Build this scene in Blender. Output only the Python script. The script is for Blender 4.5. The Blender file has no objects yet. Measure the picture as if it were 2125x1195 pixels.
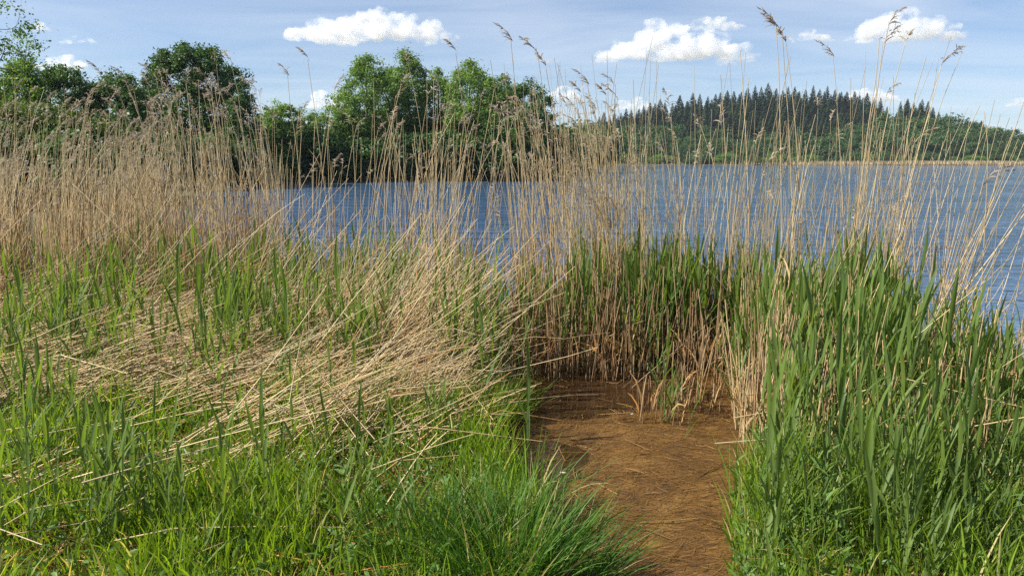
import bpy, math, random
import numpy as np
from mathutils import Vector, noise as mnoise

R = math.radians
rng = np.random.default_rng(11)
scene = bpy.context.scene
col = scene.collection

# ------------------------------------------------------------------ camera
CAM_Z = 1.70
PITCH = 9.49
FPX = 1600.0
cam = bpy.data.cameras.new('camera')
cam.sensor_width = 36.0
cam.lens = 36.0 * FPX / 2125.0
cam.clip_start = 0.05
cam.clip_end = 30000.0
camo = bpy.data.objects.new('camera', cam)
col.objects.link(camo)
camo.location = (0, 0, CAM_Z)
camo.rotation_euler = (R(90 - PITCH), 0, 0)
scene.camera = camo

# ------------------------------------------------------------------ sky, sun, exposure
SUN_EL, SUN_AZ = 46.0, -98.0          # azimuth from +Y (view direction), minus = left
SUN_DIR = Vector((math.sin(R(SUN_AZ)) * math.cos(R(SUN_EL)),
                  math.cos(R(SUN_AZ)) * math.cos(R(SUN_EL)), math.sin(R(SUN_EL))))
world = bpy.data.worlds.new('World')
scene.world = world
world.use_nodes = True
wn, wl = world.node_tree.nodes, world.node_tree.links
wn.clear()
w_out = wn.new('ShaderNodeOutputWorld')
w_bg = wn.new('ShaderNodeBackground')
w_sky = wn.new('ShaderNodeTexSky')
w_sky.sky_type = 'NISHITA'
w_sky.sun_disc = False
w_sky.sun_elevation = R(SUN_EL)
w_sky.sun_rotation = R(SUN_AZ)
w_sky.altitude = 50
w_sky.air_density = 0.85
w_sky.dust_density = 0.5
w_sky.ozone_density = 6.0
w_bg.inputs['Strength'].default_value = 0.069
# thin high cirrus over the whole sky: direction projected on a flat layer
w_tc = wn.new('ShaderNodeTexCoord')
w_sep = wn.new('ShaderNodeSeparateXYZ')
wl.new(w_tc.outputs['Generated'], w_sep.inputs[0])
w_add = wn.new('ShaderNodeMath'); w_add.operation = 'ADD'; w_add.inputs[1].default_value = 0.06
w_mx = wn.new('ShaderNodeMath'); w_mx.operation = 'MAXIMUM'; w_mx.inputs[1].default_value = 0.03
wl.new(w_sep.outputs['Z'], w_add.inputs[0]); wl.new(w_add.outputs[0], w_mx.inputs[0])
w_dx = wn.new('ShaderNodeMath'); w_dx.operation = 'DIVIDE'
w_dy = wn.new('ShaderNodeMath'); w_dy.operation = 'DIVIDE'
wl.new(w_sep.outputs['X'], w_dx.inputs[0]); wl.new(w_mx.outputs[0], w_dx.inputs[1])
wl.new(w_sep.outputs['Y'], w_dy.inputs[0]); wl.new(w_mx.outputs[0], w_dy.inputs[1])
w_cmb = wn.new('ShaderNodeCombineXYZ')
wl.new(w_dx.outputs[0], w_cmb.inputs[0]); wl.new(w_dy.outputs[0], w_cmb.inputs[1])
w_map = wn.new('ShaderNodeMapping')
w_map.inputs['Rotation'].default_value = (0, 0, R(28))
w_map.inputs['Scale'].default_value = (0.30, 0.50, 1)
wl.new(w_cmb.outputs[0], w_map.inputs[0])
w_n = wn.new('ShaderNodeTexNoise')
w_n.inputs['Scale'].default_value = 1.6
w_n.inputs['Detail'].default_value = 7
w_n.inputs['Roughness'].default_value = 0.55
w_n.inputs['Distortion'].default_value = 0.9
wl.new(w_map.outputs[0], w_n.inputs['Vector'])
w_rmp = wn.new('ShaderNodeMapRange')
w_rmp.inputs['From Min'].default_value = 0.36
w_rmp.inputs['From Max'].default_value = 0.78
w_rmp.inputs['To Min'].default_value = 0.13
w_rmp.inputs['To Max'].default_value = 0.55
wl.new(w_n.outputs['Fac'], w_rmp.inputs[0])
w_mix = wn.new('ShaderNodeMix'); w_mix.data_type = 'RGBA'
w_mix.inputs['B'].default_value = (6.6, 7.1, 7.8, 1)
wl.new(w_rmp.outputs[0], w_mix.inputs['Factor'])
wl.new(w_sky.outputs[0], w_mix.inputs['A'])
wl.new(w_mix.outputs['Result'], w_bg.inputs['Color'])
wl.new(w_bg.outputs[0], w_out.inputs['Surface'])

sun = bpy.data.lights.new('sun', 'SUN')
sun.energy = 5.0
sun.angle = R(0.55)
sun.color = (1.0, 0.94, 0.83)
suno = bpy.data.objects.new('sun', sun)
col.objects.link(suno)
suno.rotation_euler = SUN_DIR.to_track_quat('Z', 'Y').to_euler()
suno.location = (-20, 10, 30)

scene.view_settings.view_transform = 'Standard'
scene.view_settings.look = 'None'
scene.view_settings.gamma = 1.0
scene.view_settings.exposure = 0.96
scene.view_settings.use_curve_mapping = False
scene.render.engine = 'CYCLES'
cy = scene.cycles
cy.max_bounces = 8
cy.diffuse_bounces = 3
cy.glossy_bounces = 3
cy.transmission_bounces = 5
cy.transparent_max_bounces = 8
cy.volume_bounces = 5
cy.use_denoising = False
cy.sample_clamp_indirect = 2.5
cy.caustics_reflective = False
cy.caustics_refractive = False

# ------------------------------------------------------------------ helpers
def pg(px, y):
    """x of a spot at ground distance y seen under photo column px"""
    return (np.asarray(px) - 1062.5) / FPX * (0.9863 * np.asarray(y) + 0.28)

def top_z(py, d):
    return CAM_Z + d * math.tan(math.atan((597.5 - py) / FPX) - R(PITCH))

def link(o, parent=None):
    col.objects.link(o)
    if parent is not None:
        o.parent = parent
    return o

def meta(o, label=None, cat=None, group=None, kind=None):
    if label: o['label'] = label
    if cat: o['category'] = cat
    if group: o['group'] = group
    if kind: o['kind'] = kind
    return o

def empty(name, loc=(0, 0, 0), rz=0.0, scale=1.0):
    o = bpy.data.objects.new(name, None)
    o.empty_display_size = 0.1
    o.location = loc
    o.rotation_euler = (0, 0, rz)
    o.scale = (scale,) * 3 if not isinstance(scale, (tuple, list)) else scale
    return link(o)

class Soup:
    """collects quads (and per-vertex tint / along values) and builds ONE mesh"""
    def __init__(self):
        self.v, self.f, self.t, self.a, self.n = [], [], [], [], 0
    def add(self, V, F, T, A):
        V = V.reshape(-1, 3); F = F.reshape(-1, 4)
        self.v.append(V); self.f.append(F + self.n)
        self.t.append(np.broadcast_to(T, (len(V),)).ravel()); self.a.append(np.broadcast_to(A, (len(V),)).ravel())
        self.n += len(V)
    def mesh(self, name, mat, smooth=False):
        me = bpy.data.meshes.new(name)
        V = np.concatenate(self.v).astype(np.float32); F = np.concatenate(self.f).astype(np.int32)
        me.vertices.add(len(V)); me.vertices.foreach_set('co', V.ravel())
        me.loops.add(F.size); me.loops.foreach_set('vertex_index', F.ravel())
        me.polygons.add(len(F))
        me.polygons.foreach_set('loop_start', np.arange(0, F.size, 4, dtype=np.int32))
        me.polygons.foreach_set('loop_total', np.full(len(F), 4, dtype=np.int32))
        if smooth:
            me.polygons.foreach_set('use_smooth', np.ones(len(F), dtype=bool))
        for nm, arr in (('tint', self.t), ('along', self.a)):
            at = me.attributes.new(nm, 'FLOAT', 'POINT')
            at.data.foreach_set('value', np.concatenate(arr).astype(np.float32))
        me.update(calc_edges=True)
        me.materials.append(mat)
        return me
    def obj(self, name, mat, parent=None, smooth=False):
        return link(bpy.data.objects.new(name, self.mesh(name, mat, smooth)), parent)

def norm(a):
    return a / np.maximum(np.linalg.norm(a, axis=-1, keepdims=True), 1e-9)

def paths(base, az, lean, bend, L, K, power=1.5, az_twist=0.0):
    """curved centre lines: lean angle from vertical grows from lean to lean+bend along the length"""
    base = np.atleast_2d(base).astype(float); N = len(base)
    az, lean, bend, L = [np.broadcast_to(np.asarray(q, float), (N,)) for q in (az, lean, bend, L)]
    s = (np.arange(K - 1) + 0.5) / (K - 1)
    th = lean[:, None] + bend[:, None] * s[None] ** power
    a2 = az[:, None] + az_twist * s[None]
    step = (L / (K - 1))[:, None]
    d = np.stack([np.sin(th) * np.cos(a2) * step, np.sin(th) * np.sin(a2) * step, np.cos(th) * step], -1)
    P = np.concatenate([base[:, None, :], base[:, None, :] + np.cumsum(d, 1)], 1)
    return P

def add_strips(S, P, W, side, tint, fold=0.0):
    """flat or V-folded ribbons along P (N,K,3), widths W (N,K) or (K,), side (N,3)"""
    N, K, _ = P.shape
    W = np.broadcast_to(W, (N, K))
    tan = norm(np.gradient(P, axis=1))
    side = np.broadcast_to(side[:, None, :] if side.ndim == 2 else side, P.shape)
    side = norm(side - tan * (side * tan).sum(-1, keepdims=True))
    nor = np.cross(tan, side)
    al = np.broadcast_to(np.linspace(0, 1, K)[None], (N, K))
    tt = np.broadcast_to(np.asarray(tint).reshape(-1, 1), (N, K))
    h = (W / 2)[..., None]
    if fold:
        V = np.stack([P - side * h + nor * h * fold, P, P + side * h + nor * h * fold], 2); C = 3
    else:
        V = np.stack([P - side * h, P + side * h], 2); C = 2
    idx = np.arange(N * K * C).reshape(N, K, C)
    F = [np.stack([idx[:, :-1, c], idx[:, :-1, c + 1], idx[:, 1:, c + 1], idx[:, 1:, c]], -1) for c in range(C - 1)]
    S.add(V, np.concatenate([q.reshape(-1, 4) for q in F]),
          np.repeat(tt[..., None], C, 2).ravel(), np.repeat(al[..., None], C, 2).ravel())

def add_tubes(S, P, Rd, tint, sides=4, along=None):
    N, K, _ = P.shape
    Rd = np.broadcast_to(Rd, (N, K))
    tan = norm(np.gradient(P, axis=1))
    ref = np.where(np.abs(tan[:, :1, 2:3]) > 0.8, np.array([[[1.0, 0.13, 0]]]), np.array([[[0.05, 0.1, 1.0]]]))
    u = norm(np.cross(tan, np.broadcast_to(ref, tan.shape))); v = np.cross(tan, u)
    ang = np.arange(sides) * 2 * math.pi / sides
    V = P[:, :, None, :] + Rd[..., None, None] * (u[:, :, None, :] * np.cos(ang)[None, None, :, None] + v[:, :, None, :] * np.sin(ang)[None, None, :, None])
    idx = np.arange(N * K * sides).reshape(N, K, sides)
    nx = np.roll(idx, -1, 2)
    F = np.stack([idx[:, :-1], nx[:, :-1], nx[:, 1:], idx[:, 1:]], -1)
    al = np.linspace(0, 1, K)[None] if along is None else along
    al = np.broadcast_to(al, (N, K))
    tt = np.broadcast_to(np.asarray(tint).reshape(-1, 1), (N, K))
    S.add(V, F, np.repeat(tt[..., None], sides, 2).ravel(), np.repeat(al[..., None], sides, 2).ravel())

def rand_dirs(n, r=rng):
    d = r.normal(size=(n, 3)); return norm(d)

# ------------------------------------------------------------------ materials
def mat_new(name):
    m = bpy.data.materials.new(name); m.use_nodes = True
    m.node_tree.nodes.clear()
    out = m.node_tree.nodes.new('ShaderNodeOutputMaterial')
    return m, m.node_tree.nodes, m.node_tree.links, out

def ramp(n, stops):
    r = n.new('ShaderNodeValToRGB')
    els = r.color_ramp.elements
    while len(els) > 1: els.remove(els[-1])
    els[0].position = stops[0][0]; els[0].color = (*stops[0][1], 1)
    for p, c in stops[1:]:
        e = els.new(p); e.color = (*c, 1)
    return r

def plant_mat(name, tint_stops, along_stops=None, along_fac=0.0, rough=0.5, spec=0.3, trans=0.3, trans_col=(1, 1, 1), objrand=0.0, noise_scale=0.0, noise_amt=0.0):
    """leaf or stalk material: colour picked by a per-blade random value, a second ramp from base to tip"""
    m, n, l, out = mat_new(name)
    at = n.new('ShaderNodeAttribute'); at.attribute_name = 'tint'
    src = at.outputs['Fac']
    if objrand:
        oi = n.new('ShaderNodeObjectInfo')
        ad = n.new('ShaderNodeMath'); ad.operation = 'MULTIPLY_ADD'
        ad.inputs[1].default_value = objrand
        l.new(oi.outputs['Random'], ad.inputs[0])
        sc = n.new('ShaderNodeMath'); sc.operation = 'MULTIPLY'; sc.inputs[1].default_value = 1 - objrand
        l.new(src, sc.inputs[0]); l.new(sc.outputs[0], ad.inputs[2])
        src = ad.outputs[0]
    if noise_amt:
        tc = n.new('ShaderNodeTexCoord'); nz = n.new('ShaderNodeTexNoise')
        nz.inputs['Scale'].default_value = noise_scale; nz.inputs['Detail'].default_value = 3
        l.new(tc.outputs['Object'], nz.inputs['Vector'])
        ma = n.new('ShaderNodeMath'); ma.operation = 'MULTIPLY_ADD'; ma.inputs[1].default_value = noise_amt
        sb = n.new('ShaderNodeMath'); sb.operation = 'SUBTRACT'; sb.inputs[1].default_value = 0.5
        l.new(nz.outputs['Fac'], sb.inputs[0]); l.new(sb.outputs[0], ma.inputs[0]); l.new(src, ma.inputs[2])
        src = ma.outputs[0]
    cr = ramp(n, tint_stops); l.new(src, cr.inputs[0])
    colr = cr.outputs[0]
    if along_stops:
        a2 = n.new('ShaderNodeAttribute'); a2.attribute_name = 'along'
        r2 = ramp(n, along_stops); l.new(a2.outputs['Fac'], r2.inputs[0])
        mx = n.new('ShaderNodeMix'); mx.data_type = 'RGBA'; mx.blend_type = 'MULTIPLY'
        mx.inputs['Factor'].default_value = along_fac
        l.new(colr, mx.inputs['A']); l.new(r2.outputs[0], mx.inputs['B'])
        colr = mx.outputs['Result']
    p = n.new('ShaderNodeBsdfPrincipled')
    l.new(colr, p.inputs['Base Color'])
    p.inputs['Roughness'].default_value = rough
    p.inputs['Specular IOR Level'].default_value = spec
    if trans > 0:
        t = n.new('ShaderNodeBsdfTranslucent')
        tm = n.new('ShaderNodeMix'); tm.data_type = 'RGBA'; tm.blend_type = 'MULTIPLY'; tm.inputs['Factor'].default_value = 1
        tm.inputs['B'].default_value = (*trans_col, 1)
        l.new(colr, tm.inputs['A']); l.new(tm.outputs['Result'], t.inputs['Color'])
        ms = n.new('ShaderNodeMixShader'); ms.inputs[0].default_value = trans
        l.new(p.outputs[0], ms.inputs[1]); l.new(t.outputs[0], ms.inputs[2])
        l.new(ms.outputs[0], out.inputs['Surface'])
    else:
        l.new(p.outputs[0], out.inputs['Surface'])
    return m

M = {}
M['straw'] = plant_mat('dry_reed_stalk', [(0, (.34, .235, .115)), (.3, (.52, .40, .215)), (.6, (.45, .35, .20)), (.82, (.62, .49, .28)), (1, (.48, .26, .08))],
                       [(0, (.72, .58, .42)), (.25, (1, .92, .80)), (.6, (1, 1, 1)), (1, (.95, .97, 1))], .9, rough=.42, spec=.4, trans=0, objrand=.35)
M['straw_fallen'] = plant_mat('fallen_straw', [(0, (.22, .14, .065)), (.2, (.38, .26, .12)), (.4, (.40, .32, .20)), (.65, (.51, .38, .19)), (.9, (.61, .48, .26)), (1, (.44, .24, .08))], rough=.4, spec=.4, trans=0)
M['brown_stalk'] = plant_mat('brown_stalk', [(0, (.15, .09, .045)), (.45, (.29, .19, .10)), (.8, (.46, .35, .20)), (1, (.52, .36, .18))], rough=.5, spec=.3, trans=0)
M['dry_leaf'] = plant_mat('dry_leaf', [(0, (.28, .15, .06)), (.5, (.46, .29, .12)), (.8, (.52, .38, .20)), (1, (.50, .22, .06))], rough=.6, spec=.2, trans=.3, trans_col=(1, .8, .5))
M['plume'] = plant_mat('seed_plume', [(0, (.22, .165, .115)), (.5, (.38, .305, .22)), (1, (.55, .46, .35))], rough=.8, spec=.1, trans=.3, objrand=.4)
M['green_leaf'] = plant_mat('reed_leaf', [(0, (.072, .118, .040)), (.35, (.10, .158, .046)), (.7, (.13, .195, .044)), (1, (.18, .24, .045))],
                            [(0, (1.25, 1.2, .95)), (.25, (1, 1, 1)), (.85, (1, 1, 1)), (1, (1.2, 1.02, .8))], .8, rough=.5, spec=.22, trans=.42, trans_col=(1.5, 1.5, .5), objrand=.3)
M['green_stem'] = plant_mat('reed_stem', [(0, (.07, .13, .04)), (1, (.15, .21, .06))], rough=.45, spec=.4, trans=0, objrand=.4)
M['grass'] = plant_mat('grass_blade', [(0, (.08, .145, .018)), (.4, (.14, .235, .022)), (.8, (.20, .305, .028)), (.93, (.26, .33, .045)), (1, (.48, .42, .21))],
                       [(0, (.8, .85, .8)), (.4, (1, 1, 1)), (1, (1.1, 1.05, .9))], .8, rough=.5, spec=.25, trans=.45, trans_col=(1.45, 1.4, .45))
M['sedge'] = plant_mat('sedge_blade', [(0, (.035, .09, .016)), (.5, (.065, .15, .022)), (.9, (.11, .20, .032)), (1, (.32, .27, .12))], rough=.5, spec=.22, trans=.3, trans_col=(1.4, 1.5, .5))
M['weed'] = plant_mat('weed_leaf', [(0, (.06, .13, .028)), (.6, (.11, .20, .038)), (1, (.16, .24, .06))], rough=.5, spec=.35, trans=.35, trans_col=(1.4, 1.4, .5), objrand=.4)
M['fibre'] = plant_mat('rotting_fibre', [(0, (.05, .023, .006)), (.35, (.11, .053, .012)), (.75, (.20, .105, .026)), (.95, (.31, .19, .06)), (1, (.42, .31, .15))], rough=.55, spec=.25, trans=0)

def leaf_mat(name, a, b, c, trans=.3):
    return plant_mat(name, [(0, a), (.5, b), (1, c)], rough=.5, spec=.3, trans=trans, trans_col=(1.35, 1.4, .5), objrand=.25)
M['leaf_oak'] = leaf_mat('leaf_oak', (.036, .082, .018), (.058, .118, .026), (.10, .17, .034))
M['leaf_ash'] = leaf_mat('leaf_ash', (.085, .155, .034), (.13, .215, .048), (.18, .28, .062), .45)
M['leaf_willow'] = leaf_mat('leaf_willow', (.055, .085, .025), (.09, .13, .035), (.14, .17, .045), .33)
M['leaf_dark'] = leaf_mat('leaf_dark', (.032, .072, .022), (.052, .108, .030), (.082, .15, .038), .3)
M['leaf_hill'] = leaf_mat('leaf_hill', (.032, .072, .022), (.052, .105, .030), (.085, .145, .036))
M['needle'] = plant_mat('spruce_needle', [(0, (.022, .046, .020)), (.5, (.038, .072, .028)), (1, (.06, .10, .034))], rough=.6, spec=.2, trans=.1, objrand=.45)

def bark_mat(name, a, b, scale=9):
    m, n, l, out = mat_new(name)
    tc = n.new('ShaderNodeTexCoord'); mp = n.new('ShaderNodeMapping'); mp.inputs['Scale'].default_value = (1, 1, .2)
    nz = n.new('ShaderNodeTexNoise'); nz.inputs['Scale'].default_value = scale; nz.inputs['Detail'].default_value = 5
    l.new(tc.outputs['Object'], mp.inputs[0]); l.new(mp.outputs[0], nz.inputs['Vector'])
    r = ramp(n, [(.3, a), (.7, b)]); l.new(nz.outputs['Fac'], r.inputs[0])
    p = n.new('ShaderNodeBsdfPrincipled'); p.inputs['Roughness'].default_value = .85
    bp = n.new('ShaderNodeBump'); bp.inputs['Strength'].default_value = .6; bp.inputs['Distance'].default_value = .03
    l.new(nz.outputs['Fac'], bp.inputs['Height']); l.new(bp.outputs[0], p.inputs['Normal'])
    l.new(r.outputs[0], p.inputs['Base Color']); l.new(p.outputs[0], out.inputs['Surface'])
    return m
M['bark'] = bark_mat('bark', (.055, .042, .03), (.12, .10, .075))
M['bark_pale'] = bark_mat('bark_pale', (.11, .10, .08), (.21, .19, .15))

def ground_mat():
    m, n, l, out = mat_new('soil_and_litter')
    tc = n.new('ShaderNodeTexCoord')
    n1 = n.new('ShaderNodeTexNoise'); n1.inputs['Scale'].default_value = 2.2; n1.inputs['Detail'].default_value = 8; n1.inputs['Roughness'].default_value = .65
    n2 = n.new('ShaderNodeTexNoise'); n2.inputs['Scale'].default_value = 38; n2.inputs['Detail'].default_value = 4
    l.new(tc.outputs['Object'], n1.inputs['Vector']); l.new(tc.outputs['Object'], n2.inputs['Vector'])
    r1 = ramp(n, [(.3, (.035, .038, .014)), (.5, (.06, .062, .022)), (.72, (.10, .075, .035))]); l.new(n1.outputs['Fac'], r1.inputs[0])
    r2 = ramp(n, [(.3, (.5, .5, .5)), (.7, (1.25, 1.2, 1.1))]); l.new(n2.outputs['Fac'], r2.inputs[0])
    mx = n.new('ShaderNodeMix'); mx.data_type = 'RGBA'; mx.blend_type = 'MULTIPLY'; mx.inputs['Factor'].default_value = 1
    l.new(r1.outputs[0], mx.inputs['A']); l.new(r2.outputs[0], mx.inputs['B'])
    p = n.new('ShaderNodeBsdfPrincipled'); p.inputs['Roughness'].default_value = .9
    bp = n.new('ShaderNodeBump'); bp.inputs['Distance'].default_value = .02; bp.inputs['Strength'].default_value = .8
    l.new(n2.outputs['Fac'], bp.inputs['Height']); l.new(bp.outputs[0], p.inputs['Normal'])
    l.new(mx.outputs['Result'], p.inputs['Base Color']); l.new(p.outputs[0], out.inputs['Surface'])
    return m
M['ground'] = ground_mat()

def mud_mat():
    m, n, l, out = mat_new('wet_peat_mud')
    tc = n.new('ShaderNodeTexCoord')
    n1 = n.new('ShaderNodeTexNoise'); n1.inputs['Scale'].default_value = 3.5; n1.inputs['Detail'].default_value = 8; n1.inputs['Roughness'].default_value = .7
    mp = n.new('ShaderNodeMapping'); mp.inputs['Scale'].default_value = (30, 90, 30); mp.inputs['Rotation'].default_value = (0, 0, .3)
    n2 = n.new('ShaderNodeTexNoise'); n2.inputs['Scale'].default_value = 1.0; n2.inputs['Detail'].default_value = 5; n2.inputs['Distortion'].default_value = 1.5
    l.new(tc.outputs['Object'], n1.inputs['Vector']); l.new(tc.outputs['Object'], mp.inputs[0]); l.new(mp.outputs[0], n2.inputs['Vector'])
    r1 = ramp(n, [(.28, (.05, .024, .006)), (.5, (.125, .064, .014)), (.7, (.20, .11, .025))]); l.new(n1.outputs['Fac'], r1.inputs[0])
    r2 = ramp(n, [(.3, (.45, .42, .4)), (.7, (1.35, 1.3, 1.2))]); l.new(n2.outputs['Fac'], r2.inputs[0])
    mx = n.new('ShaderNodeMix'); mx.data_type = 'RGBA'; mx.blend_type = 'MULTIPLY'; mx.inputs['Factor'].default_value = 1
    l.new(r1.outputs[0], mx.inputs['A']); l.new(r2.outputs[0], mx.inputs['B'])
    p = n.new('ShaderNodeBsdfPrincipled'); p.inputs['Roughness'].default_value = .5; p.inputs['Specular IOR Level'].default_value = .3
    bp = n.new('ShaderNodeBump'); bp.inputs['Distance'].default_value = .012; bp.inputs['Strength'].default_value = 1
    l.new(n2.outputs['Fac'], bp.inputs['Height']); l.new(bp.outputs[0], p.inputs['Normal'])
    l.new(mx.outputs['Result'], p.inputs['Base Color']); l.new(p.outputs[0], out.inputs['Surface'])
    return m
M['mud'] = mud_mat()

def water_mat():
    m, n, l, out = mat_new('lake_water')
    tc = n.new('ShaderNodeTexCoord')
    def nz(scale, rot, sx, sy, det=3, dist=.3):
        mp = n.new('ShaderNodeMapping'); mp.inputs['Rotation'].default_value = (0, 0, R(rot)); mp.inputs['Scale'].default_value = (sx, sy, 1)
        t = n.new('ShaderNodeTexNoise'); t.inputs['Scale'].default_value = scale; t.inputs['Detail'].default_value = det; t.inputs['Distortion'].default_value = dist
        l.new(tc.outputs['Object'], mp.inputs[0]); l.new(mp.outputs[0], t.inputs['Vector'])
        return t.outputs['Fac']
    e = nz(.5, 4, .24, 1.4, 3, .6); a = nz(1.9, 6, .30, 1.5, 3, .5); b = nz(6.0, -5, .30, 1.7, 2, .4); c = nz(.055, 20, .5, 2.2, 3, .5)
    s1 = n.new('ShaderNodeMath'); s1.operation = 'MULTIPLY'; s1.inputs[1].default_value = .34; l.new(b, s1.inputs[0])
    s0 = n.new('ShaderNodeMath'); s0.operation = 'MULTIPLY_ADD'; s0.inputs[1].default_value = 2.2; l.new(e, s0.inputs[0]); l.new(a, s0.inputs[2])
    s2 = n.new('ShaderNodeMath'); s2.operation = 'ADD'; l.new(s0.outputs[0], s2.inputs[0]); l.new(s1.outputs[0], s2.inputs[1])
    # wind patches change how rough the surface is; sheltered water near the reeds lies calmer
    w = n.new('ShaderNodeMapRange'); w.inputs['From Min'].default_value = .38; w.inputs['From Max'].default_value = .62
    w.inputs['To Min'].default_value = .45; w.inputs['To Max'].default_value = 1.2; l.new(c, w.inputs[0])
    sp = n.new('ShaderNodeSeparateXYZ'); l.new(tc.outputs['Object'], sp.inputs[0])
    near = n.new('ShaderNodeMapRange'); near.inputs['From Min'].default_value = 5; near.inputs['From Max'].default_value = 14
    near.inputs['To Min'].default_value = .16; near.inputs['To Max'].default_value = 1; l.new(sp.outputs['Y'], near.inputs[0])
    ws = n.new('ShaderNodeMath'); ws.operation = 'MULTIPLY'; l.new(w.outputs[0], ws.inputs[0]); l.new(near.outputs[0], ws.inputs[1])
    bp = n.new('ShaderNodeBump'); bp.inputs['Distance'].default_value = .135
    l.new(ws.outputs[0], bp.inputs['Strength']); l.new(s2.outputs[0], bp.inputs['Height'])
    p = n.new('ShaderNodeBsdfPrincipled'); p.inputs['Base Color'].default_value = (.034, .078, .155, 1)
    p.inputs['Roughness'].default_value = .06; p.inputs['IOR'].default_value = 1.333
    l.new(bp.outputs[0], p.inputs['Normal']); l.new(p.outputs[0], out.inputs['Surface'])
    return m
M['water'] = water_mat()

def puddle_mat():
    m, n, l, out = mat_new('peaty_water')
    tc = n.new('ShaderNodeTexCoord')
    t = n.new('ShaderNodeTexNoise'); t.inputs['Scale'].default_value = 14; t.inputs['Detail'].default_value = 2
    l.new(tc.outputs['Object'], t.inputs['Vector'])
    bp = n.new('ShaderNodeBump'); bp.inputs['Distance'].default_value = .003; bp.inputs['Strength'].default_value = .5; l.new(t.outputs['Fac'], bp.inputs['Height'])
    p = n.new('ShaderNodeBsdfPrincipled'); p.inputs['Base Color'].default_value = (.035, .018, .008, 1); p.inputs['Roughness'].default_value = .05; p.inputs['IOR'].default_value = 1.333
    l.new(bp.outputs[0], p.inputs['Normal']); l.new(p.outputs[0], out.inputs['Surface'])
    return m
M['puddle'] = puddle_mat()

# ------------------------------------------------------------------ ground, lake, mud
LAKE = np.array([(-9.5, 12.2), (-5.6, 11.0), (-2.6, 9.4), (-0.7, 8.2), (0.0, 6.6), (0.35, 5.75), (1.9, 5.75), (2.6, 6.6), (3.7, 6.7),
                 (4.4, 6.0), (5.4, 5.2), (8, 4.2), (14, 3.0), (40, -4), (120, -10), (330, 40), (330, 226), (180, 224), (120, 216), (70, 219), (40, 214), (22, 196), (14, 150),
                 (9, 112), (6.0, 82), (4.6, 62), (-3, 58.5), (-12, 57), (-18, 52), (-17.5, 44), (-14.2, 34), (-11.4, 24), (-9.6, 16)], float)

def lake_sd(x, y):
    """distance to the lake's edge, negative inside"""
    P = np.stack([x, y], -1)
    A, B = LAKE, np.roll(LAKE, -1, 0)
    best = np.full(x.shape, 1e9); inside = np.zeros(x.shape, bool)
    for a, b in zip(A, B):
        ab = b - a; t = np.clip(((P - a) @ ab) / (ab @ ab), 0, 1)
        d = np.linalg.norm(P - a - t[..., None] * ab, axis=-1); best = np.minimum(best, d)
        c = (a[1] > y) != (b[1] > y)
        with np.errstate(divide='ignore', invalid='ignore'):
            xi = (b[0] - a[0]) * (y - a[1]) / (b[1] - a[1] if b[1] != a[1] else 1e-9) + a[0]
        inside ^= c & (x < xi)
    return np.where(inside, -best, best)

def sstep(a, b, t):
    t = np.clip((t - a) / (b - a), 0, 1); return t * t * (3 - 2 * t)

_ph = np.random.default_rng(5).uniform(0, 6.28, (10, 2)); _fr = np.random.default_rng(6).normal(size=(10, 2))
def lump(x, y, s):
    o = 0
    for k in range(10):
        f = _fr[k] * (0.6 + .25 * k); o = o + np.sin(x * s * f[0] + y * s * f[1] + _ph[k, 0]) / (1 + .3 * k)
    return o / 4

MUDC = [(1040, 785), (1030, 880), (1020, 960), (1060, 1010), (1150, 1060), (1240, 1195), (1250, 1400), (1520, 1400), (1495, 1195), (1488, 1060), (1548, 960), (1562, 880), (1560, 790)]
def pix_ground(px, py, z=0.0):
    cx, cyy = (px - 1062.5) / FPX, -(py - 597.5) / FPX
    c, s = math.cos(R(PITCH)), math.sin(R(PITCH))
    d = np.array([cx, c + s * cyy, -s + c * cyy])
    t = (z - CAM_Z) / d[2]
    return d[0] * t, d[1] * t
MUD = np.array([pix_ground(px, min(py, 1390)) for px, py in MUDC])
def poly_sd(poly, x, y):
    global LAKE
    keep = LAKE; LAKE = poly; r = lake_sd(x, y); LAKE = keep; return r

def ground_z(x, y):
    x = np.asarray(x, float); y = np.asarray(y, float)
    sd = lake_sd(x, y); r = np.hypot(x, y)
    z = np.where(sd > 0, .05 + .10 * sstep(0, 1.6, sd) + .55 * sstep(4, 30, sd), -.02 - .75 * sstep(0, 2.4, -sd))
    z = z + np.where(sd > 0, .05 * lump(x, y, 2.4) * sstep(0, 1, sd), 0) + np.where(sd > 8, .5 * lump(x, y, .09) * sstep(8, 60, sd), 0)
    md = poly_sd(MUD, x, y)
    z = np.where((md < .25) & (sd > 0), z * sstep(-.05, .25, md) - .09 * (1 - sstep(-.05, .2, md)), z)
    hill = 9.5 * np.exp(-((x - 104) / 62) ** 2 - ((y - 318) / 62) ** 2) + 5 * np.exp(-((x - 190) / 70) ** 2 - ((y - 340) / 60) ** 2)
    hill = hill + 3 * np.exp(-((x - 30) / 40) ** 2 - ((y - 320) / 60) ** 2)
    z = z + hill * sstep(222, 262, y)
    return z

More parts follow.
